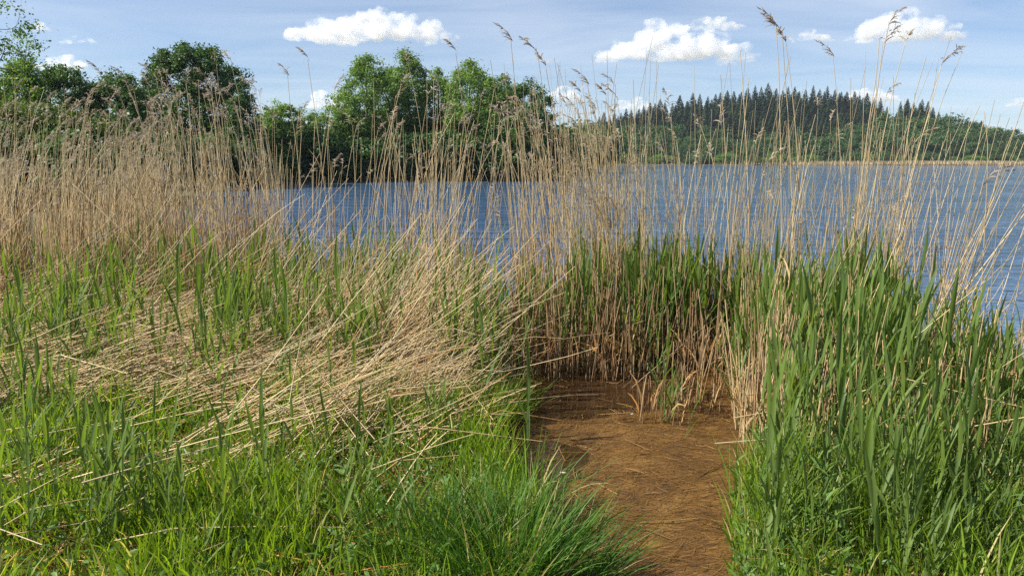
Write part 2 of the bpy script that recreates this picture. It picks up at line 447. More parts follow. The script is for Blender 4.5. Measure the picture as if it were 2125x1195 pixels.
def build_ground():
    nr, na = 250, 400
    r = np.concatenate([[0.0], 0.6 * (7000 / .6) ** np.linspace(0, 1, nr)])
    # finer spacing in angle towards the view direction
    u = np.linspace(-1, 1, na + 1)[:-1]
    ang = R(90) + math.pi * (0.45 * u + 0.55 * u ** 3)
    rr, aa = np.meshgrid(r[1:], ang, indexing='ij')
    x, y = rr * np.cos(aa), rr * np.sin(aa)
    z = ground_z(x, y)
    V = np.stack([x, y, z], -1)
    idx = np.arange(nr * na).reshape(nr, na); nx = np.roll(idx, -1, 1)
    F = np.stack([idx[:-1], idx[1:], nx[1:], nx[:-1]], -1)
    S = Soup(); S.add(V, F, 0.5, 0.0)
    # middle: a fan of quads to the centre
    c = np.array([[0, 0, float(ground_z(np.array([0.0]), np.array([0.0]))[0])]])
    S.add(np.concatenate([V[0], c]), np.stack([idx[0], nx[0], np.full(na, na), np.full(na, na)], -1)[:0], .5, 0)
    o = S.obj('ground', M['ground'], smooth=True)
    meta(o, kind='structure')
build_ground()

def build_lake():
    x0, x1, y0, y1 = -60, 420, 0, 232
    S = Soup()
    xs = np.linspace(x0, x1, 9); ys = np.linspace(y0, y1, 9)
    X, Y = np.meshgrid(xs, ys, indexing='ij')
    V = np.stack([X, Y, np.zeros_like(X)], -1); idx = np.arange(81).reshape(9, 9)
    S.add(V, np.stack([idx[:-1, :-1], idx[1:, :-1], idx[1:, 1:], idx[:-1, 1:]], -1), .5, 0)
    meta(S.obj('lake_water', M['water']), kind='structure')
build_lake()

def mud_z(x, y):
    z = .016 + .024 * lump(x + 3, y, 2.3) + .010 * lump(x, y + 7, 7.0) + .004 * lump(x + 1, y, 21)
    # the back-left corner of the inlet lies lower and is under water
    z = z - .055 * np.exp(-(((x - .45) / .55) ** 2 + ((y - 5.25) / .33) ** 2)) - .04 * np.exp(-(((x - 1.0) / .35) ** 2 + ((y - 5.9) / .4) ** 2)) - .035 * np.exp(-(((x - .2) / .22) ** 2 + ((y - 4.1) / .35) ** 2))
    return z

def build_mud():
    xs = np.arange(-.35, 2.35, .022); ys = np.arange(1.9, 6.5, .028)
    X, Y = np.meshgrid(xs, ys, indexing='ij')
    Z = mud_z(X, Y)
    idx = np.arange(X.size).reshape(X.shape)
    F = np.stack([idx[:-1, :-1], idx[1:, :-1], idx[1:, 1:], idx[:-1, 1:]], -1).reshape(-1, 4)
    S = Soup(); S.add(np.stack([X, Y, Z], -1), F, .5, 0)
    meta(S.obj('mud', M['mud'], smooth=True), kind='structure')
    S = Soup()
    V = np.array([(-.35, 1.9, .004), (2.3, 1.9, .004), (2.3, 6.45, .004), (-.35, 6.45, .004)], float)
    S.add(V, np.array([[0, 1, 2, 3]]), .5, 0)
    meta(S.obj('shallow_water', M['puddle']), kind='structure')
build_mud()
# ------------------------------------------------------------------ trees
def make_tree(seed, H, crown_r, crown_lo, n_clump, leaves, leaf_s, mat_leaf, mat_bark, form='round', trunk_r=.18, clump_r=.55, openness=.0, trunks=1, lean=0.0, n_limb=8):
    """returns (trunk mesh, crown mesh): tapered trunk with limbs and twigs to every leaf clump; the crown is thousands of leaf faces"""
    r = np.random.default_rng(seed)
    lo = crown_lo * H
    # clump centres inside an uneven envelope
    C = []
    lob = r.normal(size=(6, 3)); lob = norm(lob)
    while len(C) < n_clump:
        u = norm(r.normal(size=3)) * r.uniform(.35, 1.0) ** .45
        z = (u[2] + 1) / 2
        if form == 'round': w = 1.0
        elif form == 'upright': w = .62 + .38 * math.sin(math.pi * min(1, z * .9 + .12))
        elif form == 'bush': w = 1.0 if z > .25 else .95
        elif form == 'spread': w = .75 + .35 * z
        else: w = 1.0
        w *= 1 + .45 * float((lob @ u).max() - .62)
        p = np.array([u[0] * crown_r * w, u[1] * crown_r * w, lo + z * (H - lo)])
        if openness and float(mnoise.noise(Vector(p * (1.6 / max(crown_r * .4, .5))) + Vector((seed, 0, 0)))) < openness - .35:
            continue
        C.append(p)
    C = np.array(C)
    C[:, 0] += lean * C[:, 2]
    # trunk(s) and limbs
    T = Soup()
    roots = [np.array([0.0, 0, 0])] if trunks == 1 else [np.array([r.uniform(-.4, .4) * crown_r, r.uniform(-.3, .3) * crown_r, 0]) for _ in range(trunks)]
    which = np.argmin(np.array([[np.hypot(*(c[:2] - q[:2])) for q in roots] for c in C]), 1) if trunks > 1 else np.zeros(len(C), int)
    K = 9
    for ti, q in enumerate(roots):
        cs = C[which == ti]
        if len(cs) < 2: continue
        apex = np.array([cs[:, 0].mean() * .8, cs[:, 1].mean() * .8, lo + .78 * (H - lo)])
        s = np.linspace(0, 1, K)[:, None]
        wob = np.cumsum(r.normal(size=(K, 3)) * .045 * crown_r * .5, 0); wob[:, 2] = 0; wob[0] = 0
        tp = q + (apex - q) * s + wob
        tr = trunk_r * (1 - .86 * s[:, 0]) * (1 + .5 * np.exp(-s[:, 0] * 14))
        tp[0, 2] -= .3
        add_tubes(T, tp[None], tr[None], r.uniform(0, 1, 1), 7)
        nl = max(2, int(n_limb * len(cs) / len(C)))
        cent = cs[r.choice(len(cs), min(nl, len(cs)), replace=False)]
        for _ in range(3):
            a = np.argmin(np.linalg.norm(cs[:, None] - cent[None], axis=-1), 1)
            cent = np.array([cs[a == k].mean(0) if (a == k).any() else cent[k] for k in range(len(cent))])
        a = np.argmin(np.linalg.norm(cs[:, None] - cent[None], axis=-1), 1)
        for k, c in enumerate(cent):
            f = np.clip((c[2] - np.hypot(c[0] - q[0], c[1] - q[1]) * .75) / apex[2], .22, .93)
            i = f * (K - 1); i0 = int(i); st = tp[i0] + (tp[min(i0 + 1, K - 1)] - tp[i0]) * (i - i0)
            r0 = float(np.interp(f, s[:, 0], tr)) * .62
            s2 = np.linspace(0, 1, 7)[:, None]
            mid = st * (1 - s2) + c * s2
            mid = mid + np.sin(s2 * math.pi) * np.array([(c - st)[0] * .12, (c - st)[1] * .12, -.10 * np.linalg.norm(c - st)]) + np.sin(s2 * math.pi) * r.normal(size=3) * .06 * crown_r
            lr = r0 * (1 - .78 * s2[:, 0])
            add_tubes(T, mid[None], lr[None], r.uniform(0, 1, 1), 5)
            mem = cs[a == k]
            if len(mem):
                n = len(mem); fr = r.uniform(.35, 1, n)
                b = np.stack([[np.interp(g, s2[:, 0], mid[:, ax]) for ax in range(3)] for g in fr])
                s3 = np.linspace(0, 1, 5)[None, :, None]
                tw = b[:, None] * (1 - s3) + mem[:, None] * s3 + np.sin(s3 * math.pi) * r.normal(size=(n, 1, 3)) * .08 * crown_r
                br = np.interp(fr, s2[:, 0], lr) * .5
                add_tubes(T, tw, br[:, None] * (1 - .8 * s3[..., 0]), r.uniform(0, 1, n), 3)
    tm = T.mesh('trunk', mat_bark, smooth=True)
    # leaves
    n = leaves
    ci = r.integers(0, len(C), n)
    off = r.normal(size=(n, 3)) * clump_r * np.array([.62, .62, .46])
    cr = r.uniform(.6, 1.3, len(C))
    pos = C[ci] + off * cr[ci][:, None]
    pos[:, 2] = np.maximum(pos[:, 2], .08)
    nrm = norm(norm(off) * .6 + r.normal(size=(n, 3)) * .7 + np.array([0, 0, .55]))
    u = norm(np.cross(nrm, r.normal(size=(n, 3)))); v = np.cross(nrm, u)
    sz = leaf_s * r.uniform(.6, 1.35, n)[:, None]
    a_, b_ = u * sz, v * sz * .58
    dr = nrm * sz * .18
    V = np.stack([pos - a_, pos - b_ + dr, pos + a_, pos + b_ + dr], 1)
    tint = np.clip(r.uniform(0, 1, len(C))[ci] * .55 + r.uniform(0, .45, n), 0, 1)
    S = Soup(); S.add(V, np.arange(n * 4).reshape(n, 4), np.repeat(tint, 4), 0.5)
    cm = S.mesh('crown', mat_leaf)
    return tm, cm

def put_tree(name, meshes, x, y, label, cat='tree', group=None, rz=0.0, scale=1.0, sink=0.05):
    z = float(ground_z(np.array([x]), np.array([y]))[0])
    o = empty(name, (x, y, max(z, 0) - sink), rz, scale)
    meta(o, label, cat, group)
    for nm, me in zip(('trunk', 'crown'), meshes):
        link(bpy.data.objects.new(nm, me), o)
    return o

def tree_at(name, px, d, top_py, hw_px, label, seed, **kw):
    """a tree of its own mesh, sized so that it stands as high and wide as the one in the photo"""
    x = float(pg(px, d)); g = max(0.0, float(ground_z(np.array([x]), np.array([d]))[0]))
    H = top_z(top_py, d) - g
    rr = hw_px / FPX * d
    pre = dict(n_clump=70, leaves=9000, leaf_s=.10, crown_lo=.18, clump_r=.5, mat_leaf=M['leaf_oak'], mat_bark=M['bark'], form='round')
    pre.update(kw)
    pre['n_clump'] = int(pre['n_clump'] * 3.0); pre['leaves'] = int(pre['leaves'] * 2.1); pre['clump_r'] *= .56; pre['leaf_s'] *= .68
    cat = pre.pop('cat', 'tree'); group = pre.pop('group', None)
    cr = pre['clump_r']
    me = make_tree(seed, H - cr * .6, max(.4, rr - cr * .6), **pre)
    return put_tree(name, me, x, d, label, cat, group)

g_left = 'trees on the left bank'
g_mid = 'tall leafy trees across the water'
def T(*a, **k): return tree_at(*a, **k)
T('slender_tree', 30, 31, -80, 92, 'slender sparse tree with feathery crown at the left edge of the photo', 1, n_clump=26, leaves=2300, leaf_s=.085, crown_lo=.36, clump_r=.62, mat_leaf=M['leaf_ash'], form='upright', trunk_r=.10, n_limb=12, group=g_left)
T('leafy_tree', 72, 37, 112, 52, 'small round green tree just right of the slender feathery tree', 2, n_clump=60, leaves=8000, crown_lo=.25, mat_leaf=M['leaf_ash'], group=g_left)
T('leafy_tree', 150, 40, 118, 72, 'bushy uneven tree between the slender tree and the dark round tree', 3, n_clump=80, leaves=9000, crown_lo=.2, openness=.12, mat_leaf=M['leaf_oak'], group=g_left)
T('leafy_tree', 256, 41, 138, 74, 'dense dark round-headed tree left of the big oak', 4, n_clump=90, leaves=13000, crown_lo=.15, mat_leaf=M['leaf_oak'], group=g_left)
T('leafy_tree', -40, 38, 150, 70, 'dense tree half outside the left edge behind the slender tree', 5, n_clump=80, leaves=9000, crown_lo=.15, mat_leaf=M['leaf_dark'], group=g_left)
T('oak_tree', 412, 49, 82, 112, 'big broad-crowned dark oak standing alone against the sky', 6, n_clump=150, leaves=21000, leaf_s=.12, crown_lo=.22, clump_r=.60, trunk_r=.30, n_limb=13, form='round', openness=.05, mat_leaf=M['leaf_oak'], group=g_left)
T('leafy_tree', 512, 47, 168, 38, 'narrow dark tree close against the right side of the oak', 7, n_clump=60, leaves=8000, crown_lo=.12, mat_leaf=M['leaf_dark'], form='upright', group=g_left)
T('leafy_tree', 588, 56, 200, 58, 'low light green tree in the gap right of the oak', 8, n_clump=50, leaves=6500, crown_lo=.15, mat_leaf=M['leaf_ash'], group=g_mid)
T('leafy_tree', 650, 58, 214, 50, 'thin low tree between the light green tree and the tall group', 9, n_clump=34, leaves=3600, crown_lo=.15, openness=.2, mat_leaf=M['leaf_ash'], group=g_mid)
mk = dict(mat_bark=M['bark_pale'], mat_leaf=M['leaf_ash'], group=g_mid, form='upright', leaf_s=.125)
T('tall_tree', 768, 62, 108, 80, 'tall airy tree at the left end of the tall group, branches showing', 10, n_clump=95, leaves=10500, crown_lo=.20, openness=.17, clump_r=.70, trunk_r=.22, n_limb=12, **mk)
T('tall_tree', 852, 64, 96, 52, 'tallest airy tree in the middle of the tall group', 11, n_clump=75, leaves=8500, crown_lo=.22, openness=.17, clump_r=.70, trunk_r=.24, n_limb=12, **mk)
T('tall_tree', 910, 66, 128, 40, 'narrow sparse tree in the notch of the tall group', 12, n_clump=40, leaves=4200, crown_lo=.25, openness=.20, clump_r=.62, trunk_r=.17, n_limb=10, **mk)
T('tall_tree', 978, 63, 118, 72, 'tall airy tree right of the notch in the tall group', 13, n_clump=90, leaves=10000, crown_lo=.18, openness=.15, clump_r=.70, trunk_r=.22, n_limb=12, **mk)
T('tall_tree', 815, 67, 128, 62, 'airy tree filling between the two tallest trees of the group', 17, n_clump=70, leaves=8000, crown_lo=.15, openness=.12, clump_r=.66, trunk_r=.18, n_limb=10, **mk)
T('tall_tree', 1035, 62, 142, 56, 'light green tree stepping down from the tall group to the dark end tree', 18, n_clump=70, leaves=8000, crown_lo=.12, openness=.10, clump_r=.66, trunk_r=.18, n_limb=10, **mk)
T('leafy_tree', 1082, 61, 160, 80, 'dense darker tree at the right end of the tall group', 14, n_clump=110, leaves=15000, leaf_s=.12, crown_lo=.08, mat_leaf=M['leaf_oak'], clump_r=.6, trunk_r=.2, group=g_mid)
T('leafy_tree', 1030, 66, 178, 60, 'dense tree behind the two right trees of the tall group', 15, n_clump=80, leaves=9000, leaf_s=.12, crown_lo=.1, mat_leaf=M['leaf_oak'], clump_r=.6, group=g_mid)
T('leafy_tree', 715, 60, 205, 42, 'low tree at the left foot of the tall group', 16, n_clump=50, leaves=6500, crown_lo=.08, mat_leaf=M['leaf_ash'], group=g_mid)

# undergrowth: shrubs along the bank, three shrub meshes shared
def shrub_set(mat, seeds, H=2.6, r_=1.5):
    return [make_tree(s, H, r_, .06, 46, 5200, .085, mat, M['bark'], form='bush', trunk_r=.06, clump_r=.40, n_limb=7) for s in seeds]
sh_dark = shrub_set(M['leaf_dark'], (31, 32, 33))
sh_will = [make_tree(q, 2.6, 1.5, .06, 80, 15000, .045, M['leaf_willow'], M['bark'], form='bush', trunk_r=.06, clump_r=.34, n_limb=7) for q in (34, 35)]
sh_ash = shrub_set(M['leaf_ash'], (36, 37))
def shrub(px, d, top_py, kind, label, group, wide=1.0):
    x = float(pg(px, d)); g = max(0, float(ground_z(np.array([x]), np.array([d]))[0]))
    H = top_z(top_py, d) - g
    s = H / 2.75
    me = kind[int(rng.integers(len(kind)))]
    o = put_tree('shrub', me, x, d, label, 'shrub', group, rng.uniform(0, 6.28), (s * wide, s * wide, s))
    return o
g_sh = 'willow shrubs on the left bank'
for i, (px, d, ty, w, lab) in enumerate([(-70, 26, 205, 1.0, 'olive willow shrub at the very left edge behind the reeds'), (55, 27, 190, .9, 'olive willow shrub below the slender feathery tree'),
        (140, 28, 205, .95, 'sunlit olive willow shrub below the bushy uneven tree'), (-10, 24.5, 235, 1.0, 'low olive willow shrub in front of the left edge trees')]):
    shrub(px, d, ty, sh_will, lab, g_sh, w)
for i, (px, d, ty, w) in enumerate([(215, 30, 232, 1.0), (285, 33, 255, 1.1), (95, 31, 222, 1.0), (180, 25, 268, 1.1), (70, 24, 275, 1.2), (-60, 24, 270, 1.2), (290, 30, 290, 1.2), (345, 41, 268, 1.1), (390, 44, 282, 1.1), (440, 45, 275, 1.1), (485, 46, 262, 1.1)]):
    shrub(px, d, ty, sh_dark, 'dark shrub in the thicket under the left bank trees', 'thicket under the left bank trees', w)
for px, d, ty, w in [(535, 55, 238, 1.2), (575, 57, 250, 1.2), (620, 58, 246, 1.2), (665, 58.5, 280, 1.2), (705, 59, 272, 1.2), (745, 59.5, 285, 1.3), (790, 60, 278, 1.3), (835, 60, 270, 1.2), (880, 60.5, 282, 1.3), (925, 60.5, 268, 1.2), (965, 61, 280, 1.3), (1005, 61, 270, 1.2), (1045, 61.5, 285, 1.3), (1090, 61.5, 280, 1.2), (1135, 62.5, 265, 1.0), (860, 68, 240, 1.2), (790, 68, 235, 1.2), (930, 68, 240, 1.2), (700, 66, 255, 1.2), (600, 62, 268, 1.4), (1000, 69, 230, 1.2), (1080, 68, 235, 1.2)]:
    shrub(px, d, ty, sh_dark, 'dark shrub along the waterline below the tall trees', 'shrubs along the waterline across the water', w)
for px, d, ty, lab in [(560, 55.5, 300, 'bright low shrub at the waterline beside the oak'), (690, 58.2, 322, 'bright low shrub at the waterline left of the tall group'), (385, 43, 312, 'bright low shrub in front of the oak')]:
    shrub(px, d, ty, sh_ash, lab, None, 1.3)
# low land between the tall group and the hill
for px, d, ty in [(1165, 90, 262), (1195, 125, 250), (1230, 130, 255), (1215, 95, 285), (1250, 180, 262), (1160, 80, 290)]:
    shrub(px, d, ty, sh_dark, 'distant dark shrub on the point right of the tall group', 'shrubs on the point', 1.1)

# ---- the wooded hill
def make_spruce(seed, H=17.0, Rb=2.7):
    r = np.random.default_rng(seed)
    Tt = Soup(); s = np.linspace(0, 1, 6)
    add_tubes(Tt, np.stack([np.zeros(6), np.zeros(6), s * H], -1)[None], (.2 * (1 - s) + .01)[None], [.5], 6)
    S = Soup()
    nw = 40
    for k in range(nw):
        f = k / (nw - 1); z = H * (.10 + .885 * f ** .92)
        L = Rb * (1 - f) ** .82 + .12
        nb = int(14 - 7 * f)
        az = r.uniform(0, 6.28) + np.arange(nb) * 6.283 / nb + r.normal(size=nb) * .22
        Ls = L * r.uniform(.72, 1.12, nb)
        P = paths(np.tile([0, 0, z], (nb, 1)), az, 1.38 + r.normal(size=nb) * .1, .55 - .75 * f + r.normal(size=nb) * .15, Ls, 4, 1.0)
        W = np.array([.30, .95, .8, .1])[None] * (Ls * .42 + .10)[:, None]
        sd = np.stack([-np.sin(az), np.cos(az), np.zeros(nb)], -1)
        add_strips(S, P, W, sd, r.uniform(0, 1, nb), fold=-.45)
        # hanging twigs
        P2 = P[:, 1:3].reshape(-1, 3); m = len(P2)
        Q = paths(P2, r.uniform(0, 6.28, m), 2.3, .5, .3 + .35 * np.repeat(Ls, 2) * .5, 3)
        add_strips(S, Q, np.array([.3, .34, .04]) * (.5 + .5 * (1 - f)), rand_dirs(m, r), r.uniform(0, .7, m))
    return Tt.mesh('trunk', M['bark'], True), S.mesh('crown', M['needle'])
spr = [make_spruce(s, 17 + .8 * k, 4.2 + .35 * k) for k, s in enumerate((61, 62, 63, 64))]
hill_tr = [make_tree(70 + k, h, rr, .08, 44, 3600, .30, M['leaf_hill'], M['bark'], form='bush' if k % 2 else 'round', trunk_r=.2, clump_r=1.25, n_limb=7) for k, (h, rr) in enumerate([(10.5, 4.2), (11.5, 4.6), (9.5, 4.8), (12, 4.0), (10, 5.0)])]

# skyline of the photo: column -> row of the tree tops
sky_px = [1150, 1230, 1290, 1380, 1450, 1520, 1570, 1620, 1700, 1790, 1830, 1850, 1880, 1920, 1980, 2040, 2100, 2180, 2300]
sky_py = [266, 250, 230, 212, 199, 188, 181, 184, 189, 195, 212, 216, 206, 222, 238, 246, 262, 276, 280]
dec_px = [1150, 1230, 1300, 1400, 1500, 1600, 1700, 1780, 1830, 1880, 1940, 2000, 2060, 2110, 2180, 2300]
dec_py = [272, 264, 258, 262, 262, 262, 262, 250, 238, 232, 236, 246, 254, 268, 280, 284]
rt = np.random.default_rng(77)
def on_hill(name, meshes, px, d, top, H0, label, cat, group, wob=.08):
    x = float(pg(px, d)); g = float(ground_z(np.array([x]), np.array([d]))[0])
    H = max(top_z(top, d) - g, .25 * H0)
    s = H / H0
    put_tree(name, meshes, x, d, label, cat, group, rt.uniform(0, 6.28), (s * rt.uniform(.75, 1.3), s * rt.uniform(.75, 1.3), s), sink=.3)
n_spr = 0
for row, (d, drop, step) in enumerate([(322, -4, 13.5), (308, 7, 14), (294, 20, 15), (280, 34, 16), (268, 48, 17), (258, 60, 19)]):
    px = 1195 + rt.uniform(0, 10)
    while px < 1962:
        top = np.interp(px, sky_px, sky_py) + drop + rt.choice([0, 0, 0, -6]) + rt.uniform(-4, 7)
        if 1832 < px < 1850 or (px > 1925 and row > 1) or (px < 1290 and row > 3):
            px += step; continue
        k = int(rt.integers(4))
        on_hill('spruce_tree', spr[k], px, d + rt.uniform(-5, 5), top, 17 + .8 * k, 'dark conifer in the plantation on the far hill', 'tree', 'conifers on the far hill')
        n_spr += 1
        px += step * rt.uniform(.7, 1.3)
for px, top, lab in [(1872, 204, 'conifer with ragged top, left of the two standing out right of the plantation'), (1903, 203, 'ragged conifer standing out highest at the right end of the plantation')]:
    on_hill('spruce_tree', spr[3], px, 300, top, 19.4, lab, 'tree', 'conifers on the far hill')
for px, top in [(1925, 232), (1962, 237), (1998, 243), (2028, 248)]:
    on_hill('spruce_tree', spr[0], px, 285, top, 17, 'small conifer tip poking from the broadleaf wood right of the plantation', 'tree', 'conifer tips in the broadleaf wood')
for row, (d, drop, step) in enumerate([(262, -2, 30), (250, 10, 33), (240, 24, 34), (231, 40, 36)]):
    px = 1150 + rt.uniform(0, 20)
    while px < 2290:
        top = np.interp(px, dec_px, dec_py) + drop + rt.uniform(-8, 10)
        k = int(rt.integers(5))
        on_hill('broadleaf_tree', hill_tr[k], px, d + rt.uniform(-3, 3), top, [10.5, 11.5, 9.5, 12, 10][k] + .7, 'green broadleaf tree in the wood along the far shore', 'tree', 'broadleaf trees along the far shore')
        px += step * rt.uniform(.75, 1.25)
# bushes at the far waterline
for px in np.arange(1290, 2200, 27):
    p = px + rt.uniform(-9, 9)
    x = float(pg(p, 224)); k = int(rt.integers(2)); H = rt.uniform(1.6, 3.6)
    s = H / 2.75
    put_tree('shrub', (sh_ash if rt.uniform() < .6 else sh_dark)[k], x, 223 + rt.uniform(0, 4), 'small bush at the far waterline below the wooded hill', 'shrub', 'bushes at the far waterline', rt.uniform(0, 6.28), (s * 1.5, s * 1.5, s))

# pale reed fringe of the far shore: nobody could count it
def far_fringe():
    S = Soup(); n = 9000
    px = rt.uniform(1500, 2260, n); d = rt.uniform(217, 222, n)
    x = pg(px, d); sd = lake_sd(x, d)
    dens = rt.uniform(0, 1, n) < np.clip((px - 1600) / 400, .05, 1)
    k = (sd > -1.2) & dens
    x, d = x[k], d[k]; m = len(x)
    P = paths(np.stack([x, d, np.maximum(ground_z(x, d), -.05)], -1), rt.uniform(0, 6.28, m), rt.uniform(0, .2, m), .2, rt.uniform(.5, 1.2, m), 3)
    add_strips(S, P, np.array([.12, .10, .04]), rand_dirs(m, rt) * np.array([1, .3, 0]), rt.uniform(0, .9, m))
    o = S.obj('far_reeds', M['straw']); meta(o, 'pale reed fringe along the far shore below the hill', 'reeds', kind='stuff')
far_fringe()
# ------------------------------------------------------------------ reeds
rr_ = np.random.default_rng(301)
def gz(x, y):
    z = ground_z(x, y)
    return np.where(z < -.12, -.12, z)
def U(a, b, n): return rr_.uniform(a, b, n)
def G(m, s, n): return rr_.normal(m, s, n)

def add_plumes(S, tip, az, size, tint, r, nb=26):
    """one-sided nodding seed heads: a bent axis with drooping tufted branchlets"""
    n = len(tip)
    axis = paths(tip, az, r.uniform(.15, .5, n), r.uniform(.5, 1.3, n), size, 7, 1.2)
    add_strips(S, axis, np.array([.0045, .004, .004, .0035, .003, .003, .002]), rand_dirs(n, r), tint)
    f = np.sort(r.uniform(.0, .97, (n, nb)), 1)
    i = f * 6; i0 = i.astype(int); w = (i - i0)[..., None]
    ii = np.arange(n)[:, None]
    B = axis[ii, i0] * (1 - w) + axis[ii, i0 + 1] * w
    B = B.reshape(-1, 3); m = len(B)
    a2 = np.repeat(az, nb) + r.normal(size=m) * .75
    L = np.repeat(size, nb) * (.18 + .26 * (1 - f.ravel())) * r.uniform(.6, 1.25, m)
    Q = paths(B, a2, r.uniform(.35, 1.0, m), r.uniform(.6, 1.7, m), L, 5, 1.0)
    w5 = np.array([.0018, .0055, .0065, .0045, .001])[None] * r.uniform(.7, 1.35, (m, 1))
    add_strips(S, Q, w5, rand_dirs(m, r), np.clip(np.repeat(tint, nb) + r.normal(size=m) * .2, 0, 1))

def add_dead(S_stem, S_leaf, S_plume, base, az, lean, bend, L, rad, r, plume_p=.5, leaf_p=.42, K=7, sides=3, broken=0.0):
    n = len(base)
    P = paths(base, az, lean, bend, L, K, 1.8)
    kk = np.where(r.uniform(size=n) < broken)[0]
    if len(kk):   # snapped stalks: the upper part hangs down
        j = K // 2 + 1
        P[kk, j:, 2] = P[kk, j - 1:j, 2] - (P[kk, j:, 2] - P[kk, j - 1:j, 2]) * r.uniform(.2, 1.1, (len(kk), 1))
    prof = np.linspace(1, .42, K)
    tint = r.uniform(0, .93, n); tint[r.uniform(size=n) < .05] = 1.0
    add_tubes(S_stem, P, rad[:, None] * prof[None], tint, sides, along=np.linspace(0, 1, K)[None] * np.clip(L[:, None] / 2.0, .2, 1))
    k = r.uniform(size=n) < plume_p
    if k.any():
        t = np.clip(r.uniform(0, 1, k.sum()), 0, 1)
        add_plumes(S_plume, P[k, -1] - .01, az[k] + r.normal(size=k.sum()) * .4, r.uniform(.13, .23, k.sum()), t, r, 20)
    # remnants of dry leaves clinging to the stalk
    k = np.where(r.uniform(size=n) < leaf_p)[0]
    if len(k):
        m = len(k)
        i = r.uniform(.05, .45, m) * (K - 1); i0 = i.astype(int); w = (i - i0)[:, None]
        b = P[k, i0] * (1 - w) + P[k, i0 + 1] * w
        tg = norm(P[k, i0 + 1] - P[k, i0])
        lean0 = np.arccos(np.clip(tg[:, 2], -1, 1)); a0 = np.arctan2(tg[:, 1], tg[:, 0])
        Q = paths(b, a0 + r.normal(size=m) * .35, lean0 + r.uniform(.0, .22, m), r.uniform(-.1, .9, m), r.uniform(.10, .30, m), 4, 1.3)
        add_strips(S_leaf, Q, np.array([.008, .011, .008, .001])[None] * r.uniform(.6, 1.2, (m, 1)), rand_dirs(m, r), r.uniform(0, 1, m))
    return P

DEAD, DLEAF, DPL = Soup(), Soup(), Soup()
SHORT, FALL = Soup(), Soup()
# px0, px1, y0, y1, count, height, sd, plume share, lean azimuth, lean
zones = [(-700, 340, 8.0, 16.0, 1800, 1.62, .36, .34, .3, .15),
         (-700, 150, 6.8, 8.2, 240, 1.5, .3, .22, .3, .16),
         (320, 600, 8.0, 14.0, 380, 1.78, .40, .30, 2.6, .12),
         (590, 1090, 7.2, 9.2, 170, 1.80, .45, .12, .6, .14),
         (1080, 1460, 6.0, 7.9, 225, 1.85, .47, .08, 2.7, .12),
         (1150, 1330, 6.4, 7.6, 120, 2.1, .35, .15, 2.8, .12),
         (1450, 1560, 6.1, 7.0, 40, 1.9, .4, .2, .3, .08),
         (1540, 1850, 5.3, 7.0, 210, 1.70, .40, .08, .3, .09),
         (1830, 2500, 4.6, 6.0, 85, 1.45, .35, .06, .1, .30)]
for px0, px1, y0, y1, n, h, sd, pp, laz, ln in zones:
    y = U(y0, y1, n); px = U(px0, px1, n)
    # clumped: draw towards random clump centres
    nc = max(3, n // 28); cpx, cyv = U(px0, px1, nc), U(y0, y1, nc); pick = rr_.integers(0, nc, n)
    t = (rr_.uniform(size=n) < .62)
    px = np.where(t, cpx[pick] + G(0, 16, n), px); y = np.where(t, cyv[pick] + G(0, .16, n), y)
    x = pg(px, y)
    L = np.clip(G(h, sd, n), .9, 2.75)
    add_dead(DEAD, DLEAF, DPL, np.stack([x, y, gz(x, y) - .03], -1), laz + G(0, 1.0, n), np.abs(G(ln * .7, .10, n)), G(.06, .16, n), L, U(.003, .0052, n), rr_, plume_p=pp, broken=.07)
# broken, shorter brown stems crowding the foot of the clumps
for px0, px1, y0, y1, n, h, sd in [(1070, 1560, 5.75, 7.4, 1000, .62, .2), (1530, 1640, 4.3, 5.9, 480, .62, .18), (1620, 2080, 3.5, 4.6, 260, .5, .16), (1600, 1850, 4.2, 6.2, 300, .64, .2), (1800, 2040, 3.9, 5.0, 110, .45, .16), (900, 1090, 5.8, 7.8, 220, .6, .2), (-600, 560, 6.6, 11, 1100, .95, .28), (500, 900, 6.4, 9.0, 200, .7, .25), (1320, 1430, 4.7, 5.3, 40, .32, .14), (1400, 1540, 5.0, 5.8, 60, .45, .2)]:
    y = U(y0, y1, n); px = U(px0, px1, n); x = pg(px, y)
    z = np.where((x > -.3) & (x < 2.2) & (y < 6.4), np.minimum(gz(x, y), .02), gz(x, y))
    b = np.stack([x, y, z - .03], -1); L = np.clip(G(h, sd, n), .18, 1.3)
    P = paths(b, G(.4, 1.6, n), np.abs(G(.06, .12, n)), G(.02, .12, n), L, 4)
    add_tubes(SHORT, P, (U(.0026, .0046, n)[:, None]) * np.array([1, .95, .9, .8])[None], np.clip(U(0, .7, n) + (.3 if px0 > 1500 else .0), 0, 1), 4)
    k = rr_.uniform(size=n) < .55; m = k.sum()
    Q = paths(P[k, 1] , U(0, 6.28, m), U(.1, .6, m), U(.2, 1.4, m), U(.12, .34, m), 4)
    add_strips(DLEAF, Q, np.array([.008, .012, .009, .001]), rand_dirs(m, rr_), U(0, 1, m))
# leaning straw, bent over towards the right
for px0, px1, y0, y1, n, l0, l1, ln, lsd in [(470, 900, 4.9, 6.9, 300, .7, 1.4, .82, .28), (690, 940, 5.0, 6.4, 300, .6, 1.3, .58, .25), (-150, 620, 5.2, 7.8, 170, 1.0, 1.9, .85, .28), (600, 950, 4.1, 5.0, 80, .5, .9, .9, .28)]:
    y = U(y0, y1, n); px = U(px0, px1, n); x = pg(px, y)
    add_dead(FALL, DLEAF, DPL, np.stack([x, y, gz(x, y)], -1), G(.35, .5, n), np.clip(G(ln, lsd, n), .1, 1.4), G(.15, .35, n), U(l0, l1, n), U(.0026, .0042, n), rr_, plume_p=.02, leaf_p=.5, K=7, broken=.28)
